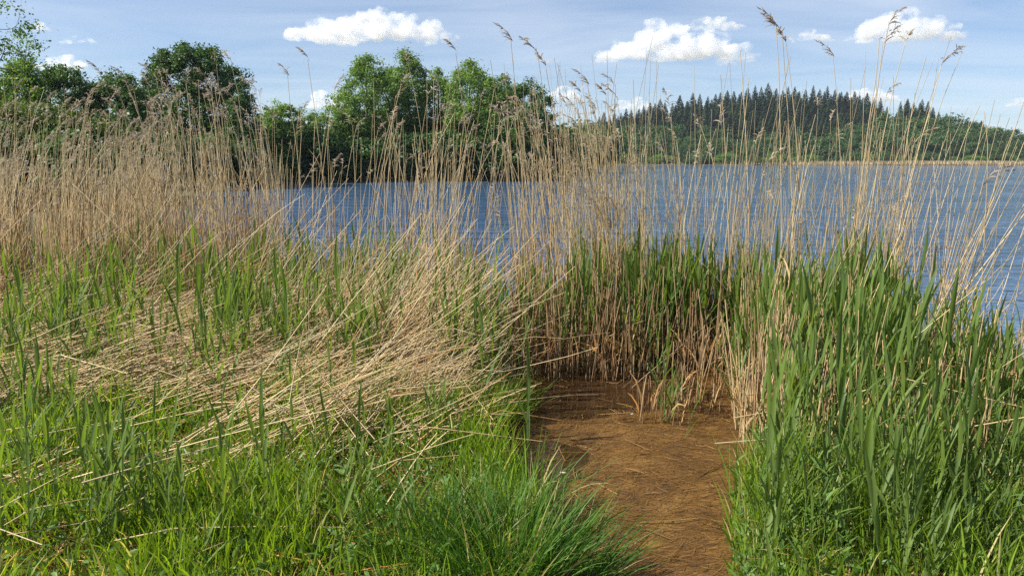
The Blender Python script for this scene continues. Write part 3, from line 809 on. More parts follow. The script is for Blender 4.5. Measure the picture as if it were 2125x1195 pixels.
# the flattened mat of fallen straw
mat_z = lambda x, y: gz(x, y)
for px0, px1, y0, y1, n, a0, asd in [(-700, 560, 4.7, 7.0, 2700, .75, .45), (380, 950, 4.6, 6.9, 1700, .85, .45), (-150, 850, 6.4, 8.4, 600, .7, .5), (520, 980, 3.8, 5.0, 480, .85, .5), (-500, 500, 4.3, 5.1, 330, .75, .5), (-100, 960, 2.7, 4.2, 45, .85, .5), (1680, 2150, 3.4, 5.5, 90, .5, .8)]:
    y = U(y0, y1, n); px = U(px0, px1, n); x = pg(px, y)
    L = U(.2, 1.15, n)
    az = G(a0, asd, n)
    z = gz(x, y) + np.abs(G(0, .13, n)) + .03
    b = np.stack([x - np.cos(az) * L * .5, y - np.sin(az) * L * .5, z], -1)
    ok = (poly_sd(MUD, b[:, 0] + np.cos(az) * L, b[:, 1] + np.sin(az) * L) > -.12) & (poly_sd(MUD, x, y) > .0)
    b, az, L = b[ok], az[ok], L[ok]; n = len(b)
    P = paths(b, az, np.clip(G(1.38, .10, n), 1.05, 1.58), G(.06, .12, n), L, 5)
    kk = np.where(rr_.uniform(size=n) < .4)[0]; ta = rr_.normal(0, .7, len(kk)); j = 2
    ta *= .7; dv = P[kk, j:] - P[kk, j - 1:j]; dx = dv[..., 0] * np.cos(ta)[:, None] - dv[..., 1] * np.sin(ta)[:, None]; dy = dv[..., 0] * np.sin(ta)[:, None] + dv[..., 1] * np.cos(ta)[:, None]
    P[kk, j:, 0] = P[kk, j - 1:j, 0] + dx; P[kk, j:, 1] = P[kk, j - 1:j, 1] + dy; P[kk, j:, 2] -= np.abs(dv[..., 2]) * 1.4
    P[..., 2] = np.maximum(P[..., 2], gz(P[..., 0].ravel(), P[..., 1].ravel()).reshape(P.shape[:2]) * .6 + .015)
    add_tubes(FALL, P, U(.0024, .0042, n)[:, None] * np.linspace(1, .6, 5)[None], np.clip(U(0, 1.02, n), 0, 1), 3)
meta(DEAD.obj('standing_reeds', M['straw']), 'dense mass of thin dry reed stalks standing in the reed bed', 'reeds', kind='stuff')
meta(DLEAF.obj('withered_leaves', M['dry_leaf']), 'withered brown leaf remnants clinging among the dry reeds', 'reeds', kind='stuff')
meta(DPL.obj('seed_plumes', M['plume']), 'mass of feathery seed heads over the reed bed', 'reeds', kind='stuff')
meta(SHORT.obj('broken_reeds', M['brown_stalk']), 'short broken brown reed stumps crowding the foot of the clumps', 'reeds', kind='stuff')
meta(FALL.obj('fallen_reeds', M['straw_fallen']), 'flattened mat of pale fallen reed straw on the left bank', 'reeds', kind='stuff')

# ---- single dry reeds (those that show largest), eight shapes, copied
def dry_reed_shape(seed, L, bend, plume=True):
    r = np.random.default_rng(seed)
    S, Lf, Pl = Soup(), Soup(), Soup()
    P = paths([[0, 0, -.05]], 0.0, .03, bend, L, 10, 2.0)
    P[0, 1:-1, 1] += np.cumsum(r.normal(size=8) * .006)
    t = r.uniform(0, .9, 1)
    # slightly swollen nodes along the stalk
    rad = np.linspace(1, .45, 10) * .0044
    add_tubes(S, P, rad[None], t, 5)
    out = {'stem': S.mesh('stem', M['straw'], True)}
    k = 1; i0 = r.integers(1, 6, k)
    Q = paths(P[0, i0], r.uniform(-1, 1, k), r.uniform(.1, .4, k), r.uniform(.2, 1.0, k), r.uniform(.15, .32, k), 5)
    add_strips(Lf, Q, np.array([.009, .013, .011, .007, .001]), rand_dirs(k, r), r.uniform(0, 1, k))
    out['leaf'] = Lf.mesh('withered_leaf', M['dry_leaf'])
    if plume:
        add_plumes(Pl, P[:, -1] - .01, np.array([r.normal() * .3]), np.array([r.uniform(.14, .20)]), np.array([r.uniform(.5, 1.0)]), r, 26)
        out['plume'] = Pl.mesh('plume', M['plume'])
    return out
dr_pl = [dry_reed_shape(400 + k, 2.2, b) for k, b in enumerate((.10, .2, .32, .15, .06, .26))]
dr_no = [dry_reed_shape(420 + k, 2.0, b, False) for k, b in enumerate((.06, .15, .25, .10))]
def dry_reed(px, y, h, az, lean, label, group, plume=True, shape=None):
    x = float(pg(px, y)); z = float(gz(np.array([x]), np.array([y]))[0])
    src = dr_pl if plume else dr_no
    sh = src[int(rr_.integers(len(src)))] if shape is None else src[shape % len(src)]
    o = empty('dry_reed', (x, y, z), 0, h / (2.2 if plume else 2.0))
    o.rotation_euler = (0, lean, az)
    meta(o, label, 'reed', group)
    for nm, key in (('stem', 'stem'), ('withered_leaf', 'leaf'), ('plume', 'plume')):
        if key in sh: link(bpy.data.objects.new(nm, sh[key]), o)
    return o
def h_for(py, y): return top_z(py, y) - .02
# stalks that stand out, one by one: column of the foot, distance, row of the top, azimuth, lean, plume
solo = [(1105, 6.6, 68, 3.0, .02, True, 'tall plumed dry reed, highest left of the two big clouds'), (1165, 6.7, 86, 3.0, .02, True, 'plumed dry reed just right of the highest one on the left of the gap'),
        (1190, 6.6, 110, 3.1, .02, True, 'plumed dry reed leaning left beneath the bigger right cloud'), (1275, 6.5, 135, 2.9, .06, True, 'drooping plumed reed at the left end of the right cloud'),
        (1325, 6.7, 170, 2.8, .04, True, 'plumed dry reed under the middle of the right cloud'), (1290, 6.3, 155, 2.9, .08, True, 'heavily nodding plumed reed over the thick middle clump'),
        (1620, 6.0, 62, 3.1, .02, True, 'tall plumed dry reed with dark tip right of the right cloud'), (1648, 6.1, 78, 3.1, .03, True, 'tall plumed reed close to the dark tipped one'), (1660, 6.2, 100, 3.0, .02, True, 'third plumed reed of the tall trio right of the right cloud'),
        (1752, 6.0, 62, .2, .01, True, 'tallest upright plumed reed near the right side'), (1735, 6.1, 100, .4, .03, True, 'plumed reed just left of the tallest upright one'), (1768, 6.1, 105, .1, .01, True, 'plumed reed just right of the tallest upright one'),
        (1758, 6.2, 125, 2.9, .06, True, 'dark plumed reed leaning left across the hill top'), (1800, 5.8, 150, .0, .09, True, 'plumed reed leaning right alone over the conifers'),
        (1495, 6.4, 130, 0, .0, False, 'straight bare reed stalk standing upright before the hill'), (1555, 6.2, 85, 2.8, .01, False, 'bare thick reed stalk standing tall before the conifers'), (1520, 6.3, 130, 2.9, .03, False, 'thin bare reed stalk leaning left before the hill'),
        (1815, 5.9, 135, .1, .02, False, 'straight bare reed stalk right of the tallest plumed reed'), (1740, 5.9, 95, .1, .0, False, 'bare thin stalk among the tall plumed reeds near the right side'),
        (1845, 5.6, 235, .0, .17, False, 'bare stalk leaning right over the lake, reaching the wooded shore'), (1905, 5.5, 265, 0, .10, False, 'pale bent bare stalk over the lake on the right'),
        (1960, 5.4, 280, .1, .12, False, 'bare stalk slanting right across the far waterline'), (1900, 5.4, 290, .1, .30, False, 'stalk slanting strongly right over open water'), (2020, 5.2, 275, 3.1, .0, False, 'pale forked looking stalk before the right end of the hill'),
        (1850, 5.5, 270, .0, .55, False, 'long low stalk slanting right across the blue water'), (950, 7.4, 190, .3, .10, True, 'thick plumed reed leaning right before the tall group'),
        (700, 7.8, 135, 2.6, .02, True, 'tall plumed reed in the gap left of the tall trees'), (655, 7.9, 172, 2.7, .04, True, 'plumed reed left of the tall one in the gap'),
        (545, 8.2, 150, 2.6, .04, True, 'tall plumed reed right of the oak'), (1000, 7.2, 112, 2.6, .02, True, 'plumed reed reaching above the tall trees')]
n_dry = 0
for px, y, ty, az, ln, pl, lab in solo:
    H = (top_z(ty, y) + .05) / math.cos(ln)
    dry_reed(px, y, H, az, ln, lab, None, pl, (4, 0, 3)[n_dry % 3] if pl else (0, 3)[n_dry % 2]); n_dry += 1
for cnt, px0, px1, y0, y1, t0, t1, pl, laz, lab in [
        (70, -60, 330, 7.8, 11.5, 200, 340, True, .3, 'plumed dry reed in the dense bed below the left bank trees'),
        (45, 330, 600, 7.8, 10.5, 165, 280, True, 2.5, 'plumed dry reed standing before the oak'),
        (38, 600, 1080, 7.1, 8.6, 190, 380, True, .7, 'plumed dry reed standing before the tall trees'),
        (36, 1090, 1430, 6.1, 7.5, 150, 320, True, 2.8, 'plumed dry reed in the thick middle clump'),
        (40, 1150, 1500, 6.1, 7.3, 200, 340, False, 1.5, 'bare dry stalk in the thick middle clump'),
        (27, 1540, 1840, 5.4, 6.6, 230, 420, False, .2, 'bare dry stalk in the clump before the conifer hill')]:
    for k in range(cnt):
        px, y = rr_.uniform(px0, px1), rr_.uniform(y0, y1); ln = abs(rr_.normal(.05, .05))
        dry_reed(px, y, max(1.0, top_z(rr_.uniform(t0, t1), y)), laz + rr_.normal() * .7, ln, lab, lab.replace('dry reed', 'dry reeds').replace('bare dry stalk', 'bare dry stalks'), pl); n_dry += 1

# ---- single fallen and leaning stalks
def fallen_shape(seed, L, bend):
    r = np.random.default_rng(seed); S, Lf = Soup(), Soup()
    P = paths([[0, 0, 0]], 0, 0, bend, L, 8, 1.6); P[0, 1:-1, 1] += np.cumsum(r.normal(size=6) * .008)
    add_tubes(S, P, np.linspace(1, .55, 8)[None] * .0042, r.uniform(.3, .85, 1), 5)
    Q = paths(P[0, [3]], [r.uniform(0, 6)], .3, .6, .22, 4); add_strips(Lf, Q, np.array([.008, .012, .008, .001]), rand_dirs(1, r), r.uniform(0, 1, 1))
    return S.mesh('stem', M['straw_fallen'], True), Lf.mesh('withered_leaf', M['dry_leaf'])
fs = [fallen_shape(500 + k, 1.8, b) for k, b in enumerate((.05, .12, -.08, .2, .03, .3))]
def fallen(x, y, z, az, lean, L, label, group, k=None):
    st, lf = fs[int(rr_.integers(6)) if k is None else k]
    o = empty('fallen_reed', (x, y, z), 0, L / 1.8); o.rotation_euler = (0, lean, az)
    meta(o, label, 'reed', group)
    link(bpy.data.objects.new('stem', st), o); link(bpy.data.objects.new('withered_leaf', lf), o)
def stalk_pts(p0, p1, d0, d1, label, group=None):
    """a stalk between two spots of the photo, each at its own distance"""
    def pt(px, py, d):
        return np.array([float(pg(px, d)) if False else (px - 1062.5) / FPX * (math.cos(R(PITCH)) * d - math.sin(R(PITCH)) * (zz(py, d) - CAM_Z)), d, zz(py, d)])
    zz = lambda py, d: top_z(py, d)
    a, b = pt(*p0, d0), pt(*p1, d1); v = b - a; L = float(np.linalg.norm(v))
    fallen(a[0], a[1], a[2], math.atan2(v[1], v[0]), math.acos(v[2] / L), L, label, group, 0)
for p0, p1, d0, d1, lab in [((60, 1160), (395, 895), 3.1, 3.9, 'long pale stalk lying across the bright grass at the lower left'), ((145, 1125), (480, 850), 3.2, 4.1, 'second long pale stalk across the bright grass, beside the first'),
        ((330, 1075), (690, 790), 3.3, 4.3, 'long thin stalk slanting over the grass in the lower middle left'), ((30, 400), (88, 185), 7.6, 8.2, 'long bleached stalk slanting up before the left trees'),
        ((157, 400), (264, 217), 7.6, 8.4, 'stalk slanting right before the dark round tree'), ((150, 382), (300, 520), 7.2, 6.8, 'stalk falling the other way, crossing the slanting ones on the left'),
        ((290, 700), (700, 425), 5.9, 7.8, 'long stalk slanting right up from the straw mat'), ((150, 680), (560, 420), 6.0, 8.0, 'long stalk slanting right above the left straw mat'), ((0, 915), (330, 800), 4.3, 5.0, 'pale stalk lying low over the left edge grass'),
        ((490, 1050), (700, 870), 3.4, 4.1, 'orange sheathed stalk leaning over the lower grass'), ((1040, 640), (1260, 745), 6.3, 5.9, 'pale broken stalk hanging across the middle clump'), ((1030, 675), (1240, 695), 6.2, 6.0, 'thin straw stalk lying level across the middle clump'),
        ((1310, 805), (1490, 650), 5.6, 5.9, 'pale stalk leaning out over the brown inlet'), ((1400, 485), (1520, 610), 6.2, 6.0, 'bleached broken stalk slanting down through the green reeds'), ((1595, 945), (1705, 920), 4.2, 4.3, 'short thick pale stalk lying level in the right reeds'),
        ((1345, 935), (1255, 985), 4.7, 4.4, 'thin stalk lying on the brown inlet'), ((1265, 905), (1420, 925), 4.75, 4.65, 'reddish stalk lying across the tuft in the inlet'), ((1770, 625), (1900, 715), 5.3, 5.0, 'yellowish bent stalk over the right reeds'),
        ((1905, 740), (2125, 500), 5.0, 5.5, 'long straw stalk slanting right over the water at the right edge'), ((1960, 720), (2125, 600), 4.9, 5.2, 'lower straw stalk slanting right over the water at the right edge'), ((2010, 1110), (2110, 850), 3.2, 3.4, 'thick straw stalk leaning right at the lower right corner')]:
    stalk_pts(p0, p1, d0, d1, lab)
for cnt, px0, px1, y0, y1, laz, ln, lsd, l0, l1, lab, grp in [
        (90, 540, 900, 4.6, 6.4, .4, .9, .27, .7, 1.45, 'straw stalk leaning right in the bent sheaf at the centre', 'leaning straw stalks at the centre'),
        (80, -60, 560, 4.8, 6.6, .5, 1.33, .12, .6, 1.5, 'straw stalk lying in the flattened mat at the left', 'fallen straw stalks at the left'),
        (60, 520, 930, 3.9, 4.9, .55, 1.22, .16, .5, 1.05, 'straw stalk lying over the grass beside the inlet', 'fallen straw stalks beside the inlet'),
        (26, 1600, 2110, 4.0, 5.6, .1, .55, .25, .8, 1.4, 'straw stalk leaning in the right green reeds', 'leaning straw stalks in the right reeds')]:
    for k in range(cnt):
        px, y = rr_.uniform(px0, px1), rr_.uniform(y0, y1); x = float(pg(px, y)); z = float(gz(np.array([x]), np.array([y]))[0])
        fallen(x, y, z + abs(rr_.normal(.04, .06)), laz + rr_.normal() * .32, float(np.clip(rr_.normal(ln, lsd), .2, 1.5)), rr_.uniform(l0, l1), lab, grp)
# the arched stalk in the middle
S = Soup(); P = paths([[float(pg(760, 5.2)), 5.2, .42]], .15, .75, 2.2, 1.15, 14, 2.2)
add_tubes(S, P, np.linspace(1, .5, 14)[None] * .0042, [.75], 5)
meta(S.obj('fallen_reed', M['straw_fallen'], smooth=True), 'single straw stalk bent over in a high arch at the centre', 'reed')

# ---- green reeds
def green_geo(r, H, nleaf, size=1.0):
    """stem path and leaf paths of one young reed shoot, at the origin"""
    a0 = r.uniform(0, 6.28)
    st = paths([[0, 0, -.03]], a0, r.uniform(0, .06), r.uniform(0, .12), H * .86, 6)
    lv = []
    plane = r.uniform(0, 6.28)
    for k in range(nleaf):
        f = .30 + .66 * (k + r.uniform(-.2, .2)) / max(nleaf - 1, 1)
        i = np.clip(f, 0, .99) * 5; i0 = int(i); b = st[0, i0] * (1 - (i - i0)) + st[0, i0 + 1] * (i - i0)
        az = plane + (k % 2) * math.pi + r.normal() * .35
        top = k >= nleaf - 2
        lean = r.uniform(.06, .22) if top else r.uniform(.18, .48)
        bend = r.uniform(.0, .35) if top else r.uniform(.05, .75)
        Ln = H * r.uniform(.30, .44) * (1.0 if k else .8)
        Q = paths(b[None], az, lean, bend, Ln, 7, 2.0)
        W = np.array([.35, .8, 1.0, .95, .75, .42, .03]) * r.uniform(.018, .029) * size
        lv.append((Q, W, az))
    return st, lv
def add_green(S_stem, S_leaf, r, x, y, z, H, nleaf, size=1.0):
    st, lv = green_geo(r, H, nleaf, size); o = np.array([x, y, z])
    t = r.uniform(0, 1)
    add_tubes(S_stem, st + o, np.linspace(1, .5, 6)[None] * .0032 * size, [t], 4)
    for Q, W, az in lv:
        add_strips(S_leaf, Q + o, W[None], np.array([[-math.sin(az), math.cos(az), 0.0]]), [np.clip(t * .6 + r.uniform(0, .4), 0, 1)], fold=.35)
# stuff reeds: built from a bank of shoot shapes, moved and turned in bulk
def bank(seed, n, H=1.0, nl=5):
    out = []
    for k in range(n):
        r = np.random.default_rng(seed + k); s1, s2 = Soup(), Soup()
        add_green(s1, s2, r, 0, 0, 0, H, nl + int(r.integers(-1, 2)))
        out.append([tuple(np.concatenate(q) for q in (s.v, s.f, s.t, s.a)) for s in (s1, s2)])
    return out
gb = bank(600, 26)
def place_bank(SS, SL, xs, ys, zs, hs, azs, lean):
    k = rr_.integers(0, len(gb), len(xs))
    for j in range(len(gb)):
        m = np.where(k == j)[0]
        if not len(m): continue
        ca, sa = np.cos(azs[m]), np.sin(azs[m])
        for S, (v, f, t, a) in zip((SS, SL), gb[j]):
            s = hs[m][:, None]
            wx = np.where(s < 1, s ** .6, s)
            X = (v[None, :, 0] * ca[:, None] - v[None, :, 1] * sa[:, None]) * wx + v[None, :, 2] * s * lean[m, 0][:, None]
            Y = (v[None, :, 0] * sa[:, None] + v[None, :, 1] * ca[:, None]) * wx + v[None, :, 2] * s * lean[m, 1][:, None]
            Z = v[None, :, 2] * s
            V = np.stack([X + xs[m][:, None], Y + ys[m][:, None], Z + zs[m][:, None]], -1)
            n = len(m); nv = len(v)
            F = f[None] + (np.arange(n) * nv)[:, None, None]
            tt = np.clip(t[None] * .6 + rr_.uniform(0, .4, n)[:, None], 0, 1)
            S.add(V, F, tt.ravel(), np.broadcast_to(a[None], (n, nv)).ravel())
GS, GL = Soup(), Soup()
for px0, px1, y0, y1, n, h, sd in [(-700, 560, 4.9, 8.5, 520, .55, .13), (450, 1040, 4.9, 8.0, 400, .60, .14), (-150, 900, 7.5, 9.5, 200, .66, .13), (1180, 1420, 6.2, 7.6, 210, .90, .12), (1090, 1200, 5.9, 7.2, 45, .70, .12), (1400, 1570, 6.1, 7.2, 130, .82, .12),
                                   (1520, 1800, 4.7, 6.7, 260, .74, .12), (1700, 2500, 4.0, 6.2, 560, .70, .13), (1560, 2500, 2.8, 4.8, 290, .52, .12), (-150, 900, 2.7, 4.4, 120, .36, .1), (1600, 2600, 2.5, 3.4, 210, .40, .1), (-150, 700, 4.2, 5.3, 120, .45, .12), (1330, 1420, 4.6, 5.2, 9, .42, .1)]:
    y = U(y0, y1, n); px = U(px0, px1, n)
    nc = max(3, n // 14); cpx, cyv = U(px0, px1, nc), U(y0, y1, nc); pick = rr_.integers(0, nc, n); t = rr_.uniform(size=n) < .6
    px = np.where(t, cpx[pick] + G(0, 20, n), px); y = np.where(t, cyv[pick] + G(0, .14, n), y)
    if px0 > 1500:   # the stand steps down and back from the water towards the right edge
        k = y < 6.7 - np.clip((px - 1780) / 340, 0, 1.2) * 1.9
        px, y = px[k], y[k]; n = len(px)
    x = pg(px, y)
    k = (poly_sd(MUD, x, y) > .10) | (y > 4.4); px, x, y = px[k], x[k], y[k]; n = len(px)
    hh = np.clip(G(h, sd, n), .3, 1.35) * (1 - .38 * np.clip((px - 1820) / 260, 0, 1))
    place_bank(GS, GL, x, y, gz(x, y), hh, U(0, 6.28, n), np.stack([G(.03, .08, n), G(0, .06, n)], -1))
o = meta(GL.obj('green_reeds', M['green_leaf'], smooth=True), 'mass of fresh green reed leaves along the water edge', 'reeds', kind='stuff')
o = meta(GS.obj('green_reed_stems', M['green_stem'], smooth=True), 'thin green stems of the fresh reeds along the water edge', 'reeds', kind='stuff')

# single green reeds: ten shapes, each leaf a part of its own
def green_shape(seed, H=1.0):
    r = np.random.default_rng(seed); st, lv = green_geo(r, H, int(r.integers(4, 7)), 1.15)
    S = Soup(); add_tubes(S, st, np.linspace(1, .5, 6)[None] * .0036, [.5], 6)
    ms = [S.mesh('stem', M['green_stem'], True)]
    for Q, W, az in lv:
        S = Soup(); add_strips(S, Q, W[None], np.array([[-math.sin(az), math.cos(az), 0.0]]), [r.uniform(0, 1)], fold=.35)
        ms.append(S.mesh('leaf', M['green_leaf'], True))
    return ms
gsh = [green_shape(700 + k) for k in range(12)]
def green_reed(px, y, h, label, group):
    x = float(pg(px, y)); z = float(gz(np.array([x]), np.array([y]))[0])
    o = empty('green_reed', (x, y, z), rr_.uniform(0, 6.28), h); meta(o, label, 'reed', group)
    o.rotation_euler = (rr_.normal() * .07, rr_.normal() * .07, rr_.uniform(0, 6.28))
    ms = gsh[int(rr_.integers(len(gsh)))]
    for k, me in enumerate(ms):
        link(bpy.data.objects.new('stem' if k == 0 else 'leaf', me), o)
for px, y, h, lab in [(560, 3.0, .62, 'large green reed shoot with a long blade at the bottom, left of the sedge tussock'), (60, 2.95, .72, 'broad bright green reed shoot in the lower left corner'), (120, 3.0, .62, 'second broad bright reed shoot beside the lower left corner'), (1095, 3.9, .85, 'tall single green reed standing at the left rim of the inlet'),
                      (1000, 4.5, .85, 'slim green reed rising from the sedges left of the inlet'), (1545, 3.6, .78, 'green reed with two crossed blades at the right rim of the inlet'), (1920, 3.1, .72, 'big dark green reed with many blades at the lower right'),
                      (1660, 3.8, .95, 'tall green reed before the pale stumps right of the inlet'), (1380, 5.3, .62, 'young green reed growing in the dark back of the inlet'), (1360, 5.5, .6, 'second young green reed in the dark back of the inlet'), (130, 5.4, .72, 'green reed with three wide blades on the left straw')]:
    green_reed(px, y, h, lab, None)
for cnt, px0, px1, y0, y1, h, sd, lab in [(80, 1560, 2110, 2.9, 4.7, .66, .11, 'green reed in the dense stand at the right'), (60, 1540, 2100, 4.7, 6.0, .76, .11, 'green reed in the rear of the stand at the right'),
        (45, 1180, 1540, 5.95, 6.8, .86, .10, 'green reed in the clump behind the inlet'), (60, -20, 560, 4.6, 6.2, .58, .12, 'green reed growing through the left straw mat'), (40, 540, 1040, 4.8, 6.4, .62, .12, 'green reed growing through the bent straw at the centre'),
        (26, 0, 820, 2.75, 3.6, .46, .08, 'young reed shoot in the bright foreground grass')]:
    for k in range(cnt):
        px, y = rr_.uniform(px0, px1), rr_.uniform(y0, y1)
        if px0 > 1500: y = min(y, 6.5 - max(0, min(1.2, (px - 1780) / 340)) * 1.9 - rr_.uniform(0, .5))
        green_reed(px, y, float(np.clip(rr_.normal(h, sd), .35, 1.3)) * (1 - .38 * max(0, min(1, (px - 1820) / 260))), lab, lab.replace('green reed', 'green reeds').replace('shoot', 'shoots'))
# ------------------------------------------------------------------ grass, sedge, weeds, litter
rs = np.random.default_rng(900)
def blades(S, px0, px1, y0, y1, n, h0, h1, w0, w1, sedge=False, mask=True, tmax=.93, K=5):
    y = np.sqrt(rs.uniform(y0 ** 2, y1 ** 2, n)); px = rs.uniform(px0, px1, n); x = pg(px, y)
    # tufted
    nt = n // 30; tx = rs.integers(0, n, nt); pick = rs.integers(0, nt, n); t = rs.uniform(size=n) < .6
    x = np.where(t, x[tx][pick] + rs.normal(size=n) * .05, x); y = np.where(t, y[tx][pick] + rs.normal(size=n) * .05, y)
    if mask:
        k = poly_sd(MUD, x, y) > .03; x, y = x[k], y[k]
    n = len(x)
    h = rs.uniform(h0, h1, n) * np.clip(.8 + .65 * lump(x, y, 2.3), .35, 1.4)
    h = np.clip(h, .05, 1)
    P = paths(np.stack([x, y, gz(x, y) - .01], -1), rs.uniform(0, 6.28, n), np.abs(rs.normal(.12, .16, n)), rs.uniform(.05, 1.0, n), h, K, 1.6)
    W = np.array([.7, 1, .9, .6, .03])[None, :K] * rs.uniform(w0, w1, n)[:, None]
    t = np.clip(rs.uniform(0, tmax, n) * .7 + .3 * (lump(x, y, 1.1) * .5 + .5), 0, tmax); t[rs.uniform(size=n) < .075] = 1.0
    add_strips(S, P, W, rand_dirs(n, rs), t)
GR = Soup()
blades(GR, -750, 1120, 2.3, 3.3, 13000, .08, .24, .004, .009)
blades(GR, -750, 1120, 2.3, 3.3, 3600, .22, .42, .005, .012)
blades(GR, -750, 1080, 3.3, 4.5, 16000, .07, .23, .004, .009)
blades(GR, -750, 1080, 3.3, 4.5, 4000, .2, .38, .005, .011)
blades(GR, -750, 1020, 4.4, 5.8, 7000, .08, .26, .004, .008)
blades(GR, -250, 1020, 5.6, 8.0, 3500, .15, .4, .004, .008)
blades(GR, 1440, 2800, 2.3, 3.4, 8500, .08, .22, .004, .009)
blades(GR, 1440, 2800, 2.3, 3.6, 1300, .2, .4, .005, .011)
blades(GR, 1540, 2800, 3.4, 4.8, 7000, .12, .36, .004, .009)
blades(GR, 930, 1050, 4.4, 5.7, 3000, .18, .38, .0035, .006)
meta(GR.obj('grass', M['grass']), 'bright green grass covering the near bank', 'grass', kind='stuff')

# low creeping leaves in the turf
S = Soup(); n = 9000
y = rs.uniform(2.5, 4.6, n); px = np.where(rs.uniform(size=n) < .65, rs.uniform(-200, 1100, n), rs.uniform(1480, 2250, n)); x = pg(px, y)
k = poly_sd(MUD, x, y) > .05; x, y = x[k], y[k]; n = len(x)
P = paths(np.stack([x, y, gz(x, y) + rs.uniform(.01, .12, n)], -1), rs.uniform(0, 6.28, n), rs.uniform(.5, 1.3, n), rs.uniform(.1, .8, n), rs.uniform(.03, .075, n), 4)
add_strips(S, P, np.array([.003, .016, .013, .001]), rand_dirs(n, rs), rs.uniform(0, 1, n), fold=.3)
meta(S.obj('ground_cover', M['weed']), 'low small-leaved plants in the turf', 'ground cover', kind='stuff')

# sedge tussocks: each one plant
def tussock(px, y, n, L, spread, label, seed, mat='sedge', lean=.05):
    r = np.random.default_rng(seed)
    x = float(pg(px, y)); z = float(gz(np.array([x]), np.array([y]))[0])
    S = Soup(); a = r.uniform(0, 6.28, n); q = np.sqrt(r.uniform(0, 1, n)) * spread
    b = np.stack([np.cos(a) * q, np.sin(a) * q, np.full(n, -.02)], -1)
    Ls = L * r.uniform(.55, 1.12, n)
    P = paths(b, a + r.normal(size=n) * .9, q / spread * .55 + np.abs(r.normal(size=n)) * .10, r.uniform(.05, .95, n), Ls, 7, 2.0)
    P[..., 0] += lean * P[..., 2]
    W = np.array([.7, 1, 1, .9, .7, .4, .03])[None] * r.uniform(.0035, .0065, n)[:, None]
    add_strips(S, P, W, rand_dirs(n, r), np.where(r.uniform(size=n) < .07, 1.0, r.uniform(0, .9, n)))
    o = S.obj('sedge_tussock', M[mat]); o.location = (x, y, z); meta(o, label, 'sedge')
tussock(1060, 2.72, 900, .41, .22, 'big dense dark green sedge tussock at the bottom centre', 1)
tussock(1190, 2.78, 240, .36, .11, 'smaller sedge tuft spilling over the inlet, right of the big tussock', 2, lean=.35)
tussock(900, 2.85, 420, .38, .24, 'sedge tuft with dark flower spikes left of the big tussock', 3)
tussock(1030, 5.0, 480, .40, .16, 'fine bright sedge tuft at the back left corner of the inlet', 4, 'grass')
tussock(985, 4.55, 380, .38, .18, 'fine green sedge tuft left of the inlet among the straw', 5, 'grass')
tussock(1110, 3.45, 90, .42, .08, 'thin spiky sedge tuft standing at the left rim of the inlet', 6)

# leafy marsh weeds along the right rim
def weed_shape(seed):
    r = np.random.default_rng(seed); H = .34
    st = paths([[0, 0, 0]], r.uniform(0, 6.28), .05, .25, H, 6)
    S = Soup(); add_tubes(S, st, np.linspace(1, .5, 6)[None] * .0022, [.6], 5); ms = [S.mesh('stem', M['green_stem'], True)]
    for k in range(8):
        f = .15 + .85 * k / 7; i = min(f, .99) * 5; i0 = int(i); b = st[0, i0] * (1 - i + i0) + st[0, i0 + 1] * (i - i0)
        az = k * 2.4 + r.normal() * .3
        Q = paths(b[None], az, r.uniform(.6, 1.0), r.uniform(.3, .9), r.uniform(.07, .13), 6, 1.4)
        S = Soup(); add_strips(S, Q, np.array([[.3, .85, 1, .8, .45, .04]]) * r.uniform(.011, .018), np.array([[-math.sin(az), math.cos(az), 0.0]]), [r.uniform(0, 1)], fold=.25)
        ms.append(S.mesh('leaf', M['weed'], True))
    return ms
wsh = [weed_shape(950 + k) for k in range(6)]
for k in range(70):
    px, y = (rs.uniform(1520, 1740), rs.uniform(2.6, 3.8)) if k < 40 else (rs.uniform(1650, 2120), rs.uniform(2.6, 3.5))
    x = float(pg(px, y))
    if poly_sd(MUD, np.array([x]), np.array([y]))[0] < .03: continue
    o = empty('marsh_weed', (x, y, float(gz(np.array([x]), np.array([y]))[0])), rs.uniform(0, 6.28), rs.uniform(.5, 1.0))
    lab = 'pale green leafy marsh weed at the right rim of the inlet' if k < 40 else 'leafy marsh weed in the grass at the lower right'
    meta(o, lab, 'weed', lab.replace('weed', 'weeds'))
    for j, me in enumerate(wsh[int(rs.integers(6))]): link(bpy.data.objects.new('stem' if j == 0 else 'leaf', me), o)

# rotting fibres drifted into the inlet
S = Soup(); n = 19000
lo, hi = MUD.min(0) - .15, MUD.max(0) + .15
x = rs.uniform(lo[0], hi[0], n); y = rs.uniform(max(2.3, lo[1]), 6.3, n)
k = (poly_sd(MUD, x, y) < .12) | (y > 5.6); x, y = x[k], y[k]; n = len(x)
flow = .25 + 1.0 * lump(x, y, 1.5)
z = np.maximum(mud_z(x, y), .004) + rs.uniform(.001, .014, n)
P = paths(np.stack([x, y, z], -1), flow + rs.normal(size=n) * .55, 1.57 + rs.normal(size=n) * .03, rs.normal(size=n) * .06, rs.uniform(.02, .11, n) * np.where(rs.uniform(size=n) < .06, 2.2, 1), 3, 1, .4)
keep = (mud_z(x, y) > .0015) | (rs.uniform(size=n) < .12)
P = P[keep]; m = len(P)
add_strips(S, P, np.array([1, 1, .5])[None] * rs.uniform(.0010, .0026, m)[:, None], np.tile([[.05, .05, 0]], (m, 1)) + np.stack([-np.sin(flow[keep]), np.cos(flow[keep]), rs.normal(size=m) * .3], -1), np.clip(rs.beta(2, 2.2, m), 0, 1))
n = 170; x = rs.uniform(lo[0] + .1, hi[0] - .1, n); y = rs.uniform(2.6, 6.0, n); k = poly_sd(MUD, x, y) < -.06; x, y = x[k], y[k]; n = len(x)
